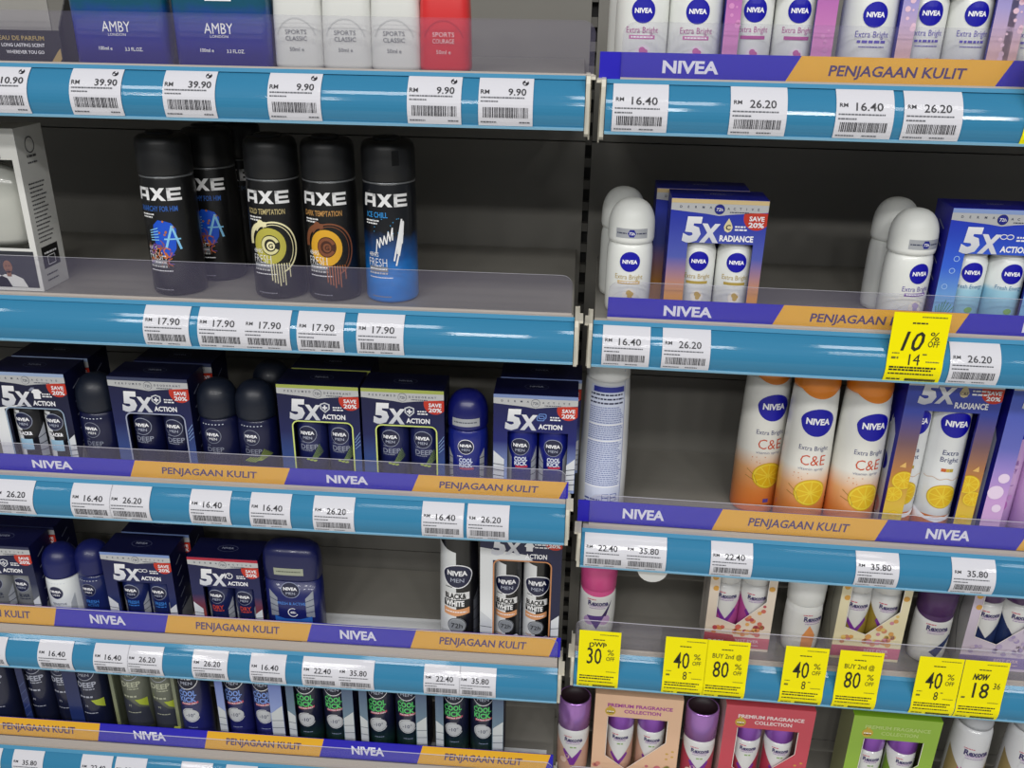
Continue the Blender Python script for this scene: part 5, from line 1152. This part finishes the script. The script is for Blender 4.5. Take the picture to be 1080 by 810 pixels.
# lowest left
G6 = 'spray twin packs on the lowest left shelf'
can(spray('deep'), 'L5', 6, 730, 'dark navy spray can cut by the left frame edge on the lowest shelf', .022)
on_shelf(twin('navy'), 'L5', 54, 737, GB, 0, 'dark navy spray twin pack at the left of the lowest shelf', 'spray twin pack', G6)
can(spray('deepl'), 'L5', 104, 742, 'single dark spray can with a lime mark beside the olive pack', .022)
on_shelf(twin('olive'), 'L5', 154, 745, GB, 0, 'olive grey spray twin pack with a lime lip', 'spray twin pack', G6)
can(spray('kick'), 'L5', 208, 745, 'single blue cooling spray can right of the olive pack', .0225)
on_shelf(twin('pale'), 'L5', 264, 748, GB, 0, 'spray twin pack with pale blue sides and blue lettering', 'spray twin pack', G6)
for px, lb in ((338, 'green-lettered spray twin pack next to the pale blue one'), (414.5, 'middle one of three green-lettered spray twin packs'), (495, 'green-lettered spray twin pack next to the empty white liner')):
    on_shelf(twin('green'), 'L5', px, 750, GB, 0, lb, 'spray twin pack', G6)
# top right
G7 = 'white goods on the top right shelf'
rollon('pink', 'R1', 676, 40, 'pink-printed white roll-on first on the top right shelf', grp=G7)
rollon('pink', 'R1', 668, 20, 'white roll-on hidden behind the first pink-printed one', GC+.055, G7)
rollon('pink', 'R1', 731.5, 40, 'pink-printed white roll-on next to the pink twin pack', grp=G7)
box('pinkp', 'R1', 820, 45, 'pink twin pack of white roll-ons on the top right shelf', grp=G7)
rollon('lilac', 'R1', 912, 45, 'lilac-printed white roll-on between the pink and the lilac twin packs', grp=G7)
box('lilacp', 'R1', 1005, 48, 'lilac twin pack of white roll-ons with petal print', grp=G7)
box('lilacp', 'R1', 1118, 52, 'lilac twin pack cut off by the right frame edge', grp=G7)
# second right
G8 = 'domed white roll-ons on the second right shelf'
rollon('gold', 'R2', 664, 270, 'gold-printed white domed roll-on left of the vitamin pack', grp=G8)
rollon('gold', 'R2', 655.5, 255, 'white domed roll-on behind the gold-printed one', GC+.058, G8, rz=2.4)
box('vita', 'R2', 757, 240, 'blue to orange vitamin twin pack with a drop icon', grp='blue twin packs on the second right shelf')
box('vita', 'R2', 742, 200, 'vitamin twin pack standing behind another, only its edges showing', GB+.049, 'blue twin packs on the second right shelf')
rollon('plum', 'R2', 957, 280, 'plum-printed white domed roll-on left of the aqua pack', grp=G8, rz=.30)
rollon('plum', 'R2', 938, 268, 'white domed roll-on half hidden behind the plum-printed one', GC+.052, G8, rz=.9)
box('aqua', 'R2', 1051, 260, 'blue and aqua twin pack with a loop icon', grp='blue twin packs on the second right shelf')
# third right
G9 = 'orange-capped spray cans'
can(spray('back'), 'R3', 637, 470, 'white spray can turned to show its blue printed back', .0275, .036)
can(spray('ce'), 'R3', 800, 480, 'orange spray can with lemon print, leftmost and overlapped by the next', .0275, .074, grp=G9, rz=.16)
can(spray('ce'), 'R3', 849.5, 482, 'orange spray can with lemon print overlapping its left neighbour', .0275, .040, grp=G9)
can(spray('ce'), 'R3', 903, 485, 'orange spray can with lemon print beside the vitamin carton', .0275, .036, grp=G9, rz=.14)
on_shelf(twin('vita'), 'R3', 995, 470, GB-.006, 0, 'blue and lemon-yellow spray twin pack right of the orange cans', 'spray twin pack')
on_shelf(twin('pearl'), 'R3', 1103, 478, GB-.006, 0, 'lilac pearl spray twin pack cut by the right frame edge', 'spray twin pack')
# fourth right
can(rex_roll('pink'), 'R4', 630, 635, 'white roll-on with a bright pink cap by the upright', .019, .045, 'roll-on deodorant')
GCB = 'carton twin packs on the fourth right shelf'
on_shelf(rex_carton('rose'), 'R4', 780, 650, .045, 0, 'rose-printed carton holding two white-capped bottles', 'deodorant twin pack', GCB)
can(rex_roll('orange'), 'R4', 847, 645, 'white roll-on with an orange mark between two cartons', .019, .045, 'roll-on deodorant')
on_shelf(rex_carton('gold'), 'R4', 918, 660, .045, 0, 'yellow-topped carton holding two white-capped bottles', 'deodorant twin pack', GCB)
can(rex_roll('plum'), 'R4', 983, 655, 'white roll-on with a dark plum cap between two cartons', .019, .045, 'roll-on deodorant')
on_shelf(rex_carton('lilac'), 'R4', 1057, 670, .045, 0, 'lilac carton with two plum-capped bottles at the frame edge', 'deodorant twin pack', GCB)
# lowest right
GCL = 'carton twin packs on the lowest right shelf'
can(rex_roll('purple'), 'R5', 604.5, 775, 'roll-on with a metallic purple cap by the upright', .0202, .058, 'roll-on deodorant')
on_shelf(rex_carton('peach'), 'R5', 672.5, 760, .058, 0, 'peach premium carton with two purple-capped roll-ons', 'deodorant twin pack', GCL)
can(rex_roll('rose'), 'R5', 737, 780, 'roll-on with a metallic purple cap between peach and red cartons', .0202, .058, 'roll-on deodorant')
on_shelf(rex_carton('red'), 'R5', 809, 775, .058, 0, 'red premium carton with two purple-capped roll-ons', 'deodorant twin pack', GCL)
on_shelf(rex_carton('green'), 'R5', 944, 775, .058, 0, 'green premium carton with two purple-capped roll-ons', 'deodorant twin pack', GCL)
can(rex_spray(), 'R5', 1021, 785, 'grey spray can with a pink and bronze mark beside the green carton', .0265, .058)
can(rex_spray(), 'R5', 1079, 788, 'grey spray can with a pink and bronze mark at the frame corner', .0265, .058)
# ------------------------------------------------------------------ shop lighting
def area(x, y, z, sx, sy, power, col=(1, .985, .96)):
    l = bpy.data.lights.new('ceiling_panel_light', 'AREA'); l.shape = 'RECTANGLE'; l.size = sx; l.size_y = sy; l.energy = power; l.color = col
    o = bpy.data.objects.new('ceiling_panel_light', l); COL.objects.link(o); o.location = (x, y, Z0+z); return o
for y, pw in ((-1.15, 5), (-2.3, 12), (-3.5, 17)):
    for x in (-2.1, -1.35, -.6, .15, .9, 1.65): area(x+(.25 if y == -2.3 else 0), y, 1.45, .34, .30, pw)
w = bpy.data.worlds.new('world'); sc.world = w; w.use_nodes = True
w.node_tree.nodes['Background'].inputs[0].default_value = (.92, .96, 1, 1); w.node_tree.nodes['Background'].inputs[1].default_value = .17
sc.view_settings.view_transform = 'Standard'; sc.view_settings.look = 'None'; sc.view_settings.gamma = 1; sc.view_settings.exposure = 0; sc.view_settings.use_curve_mapping = False
sc.cycles.max_bounces = 10; sc.cycles.transparent_max_bounces = 24; sc.cycles.use_denoising = True; sc.cycles.sample_clamp_indirect = 6
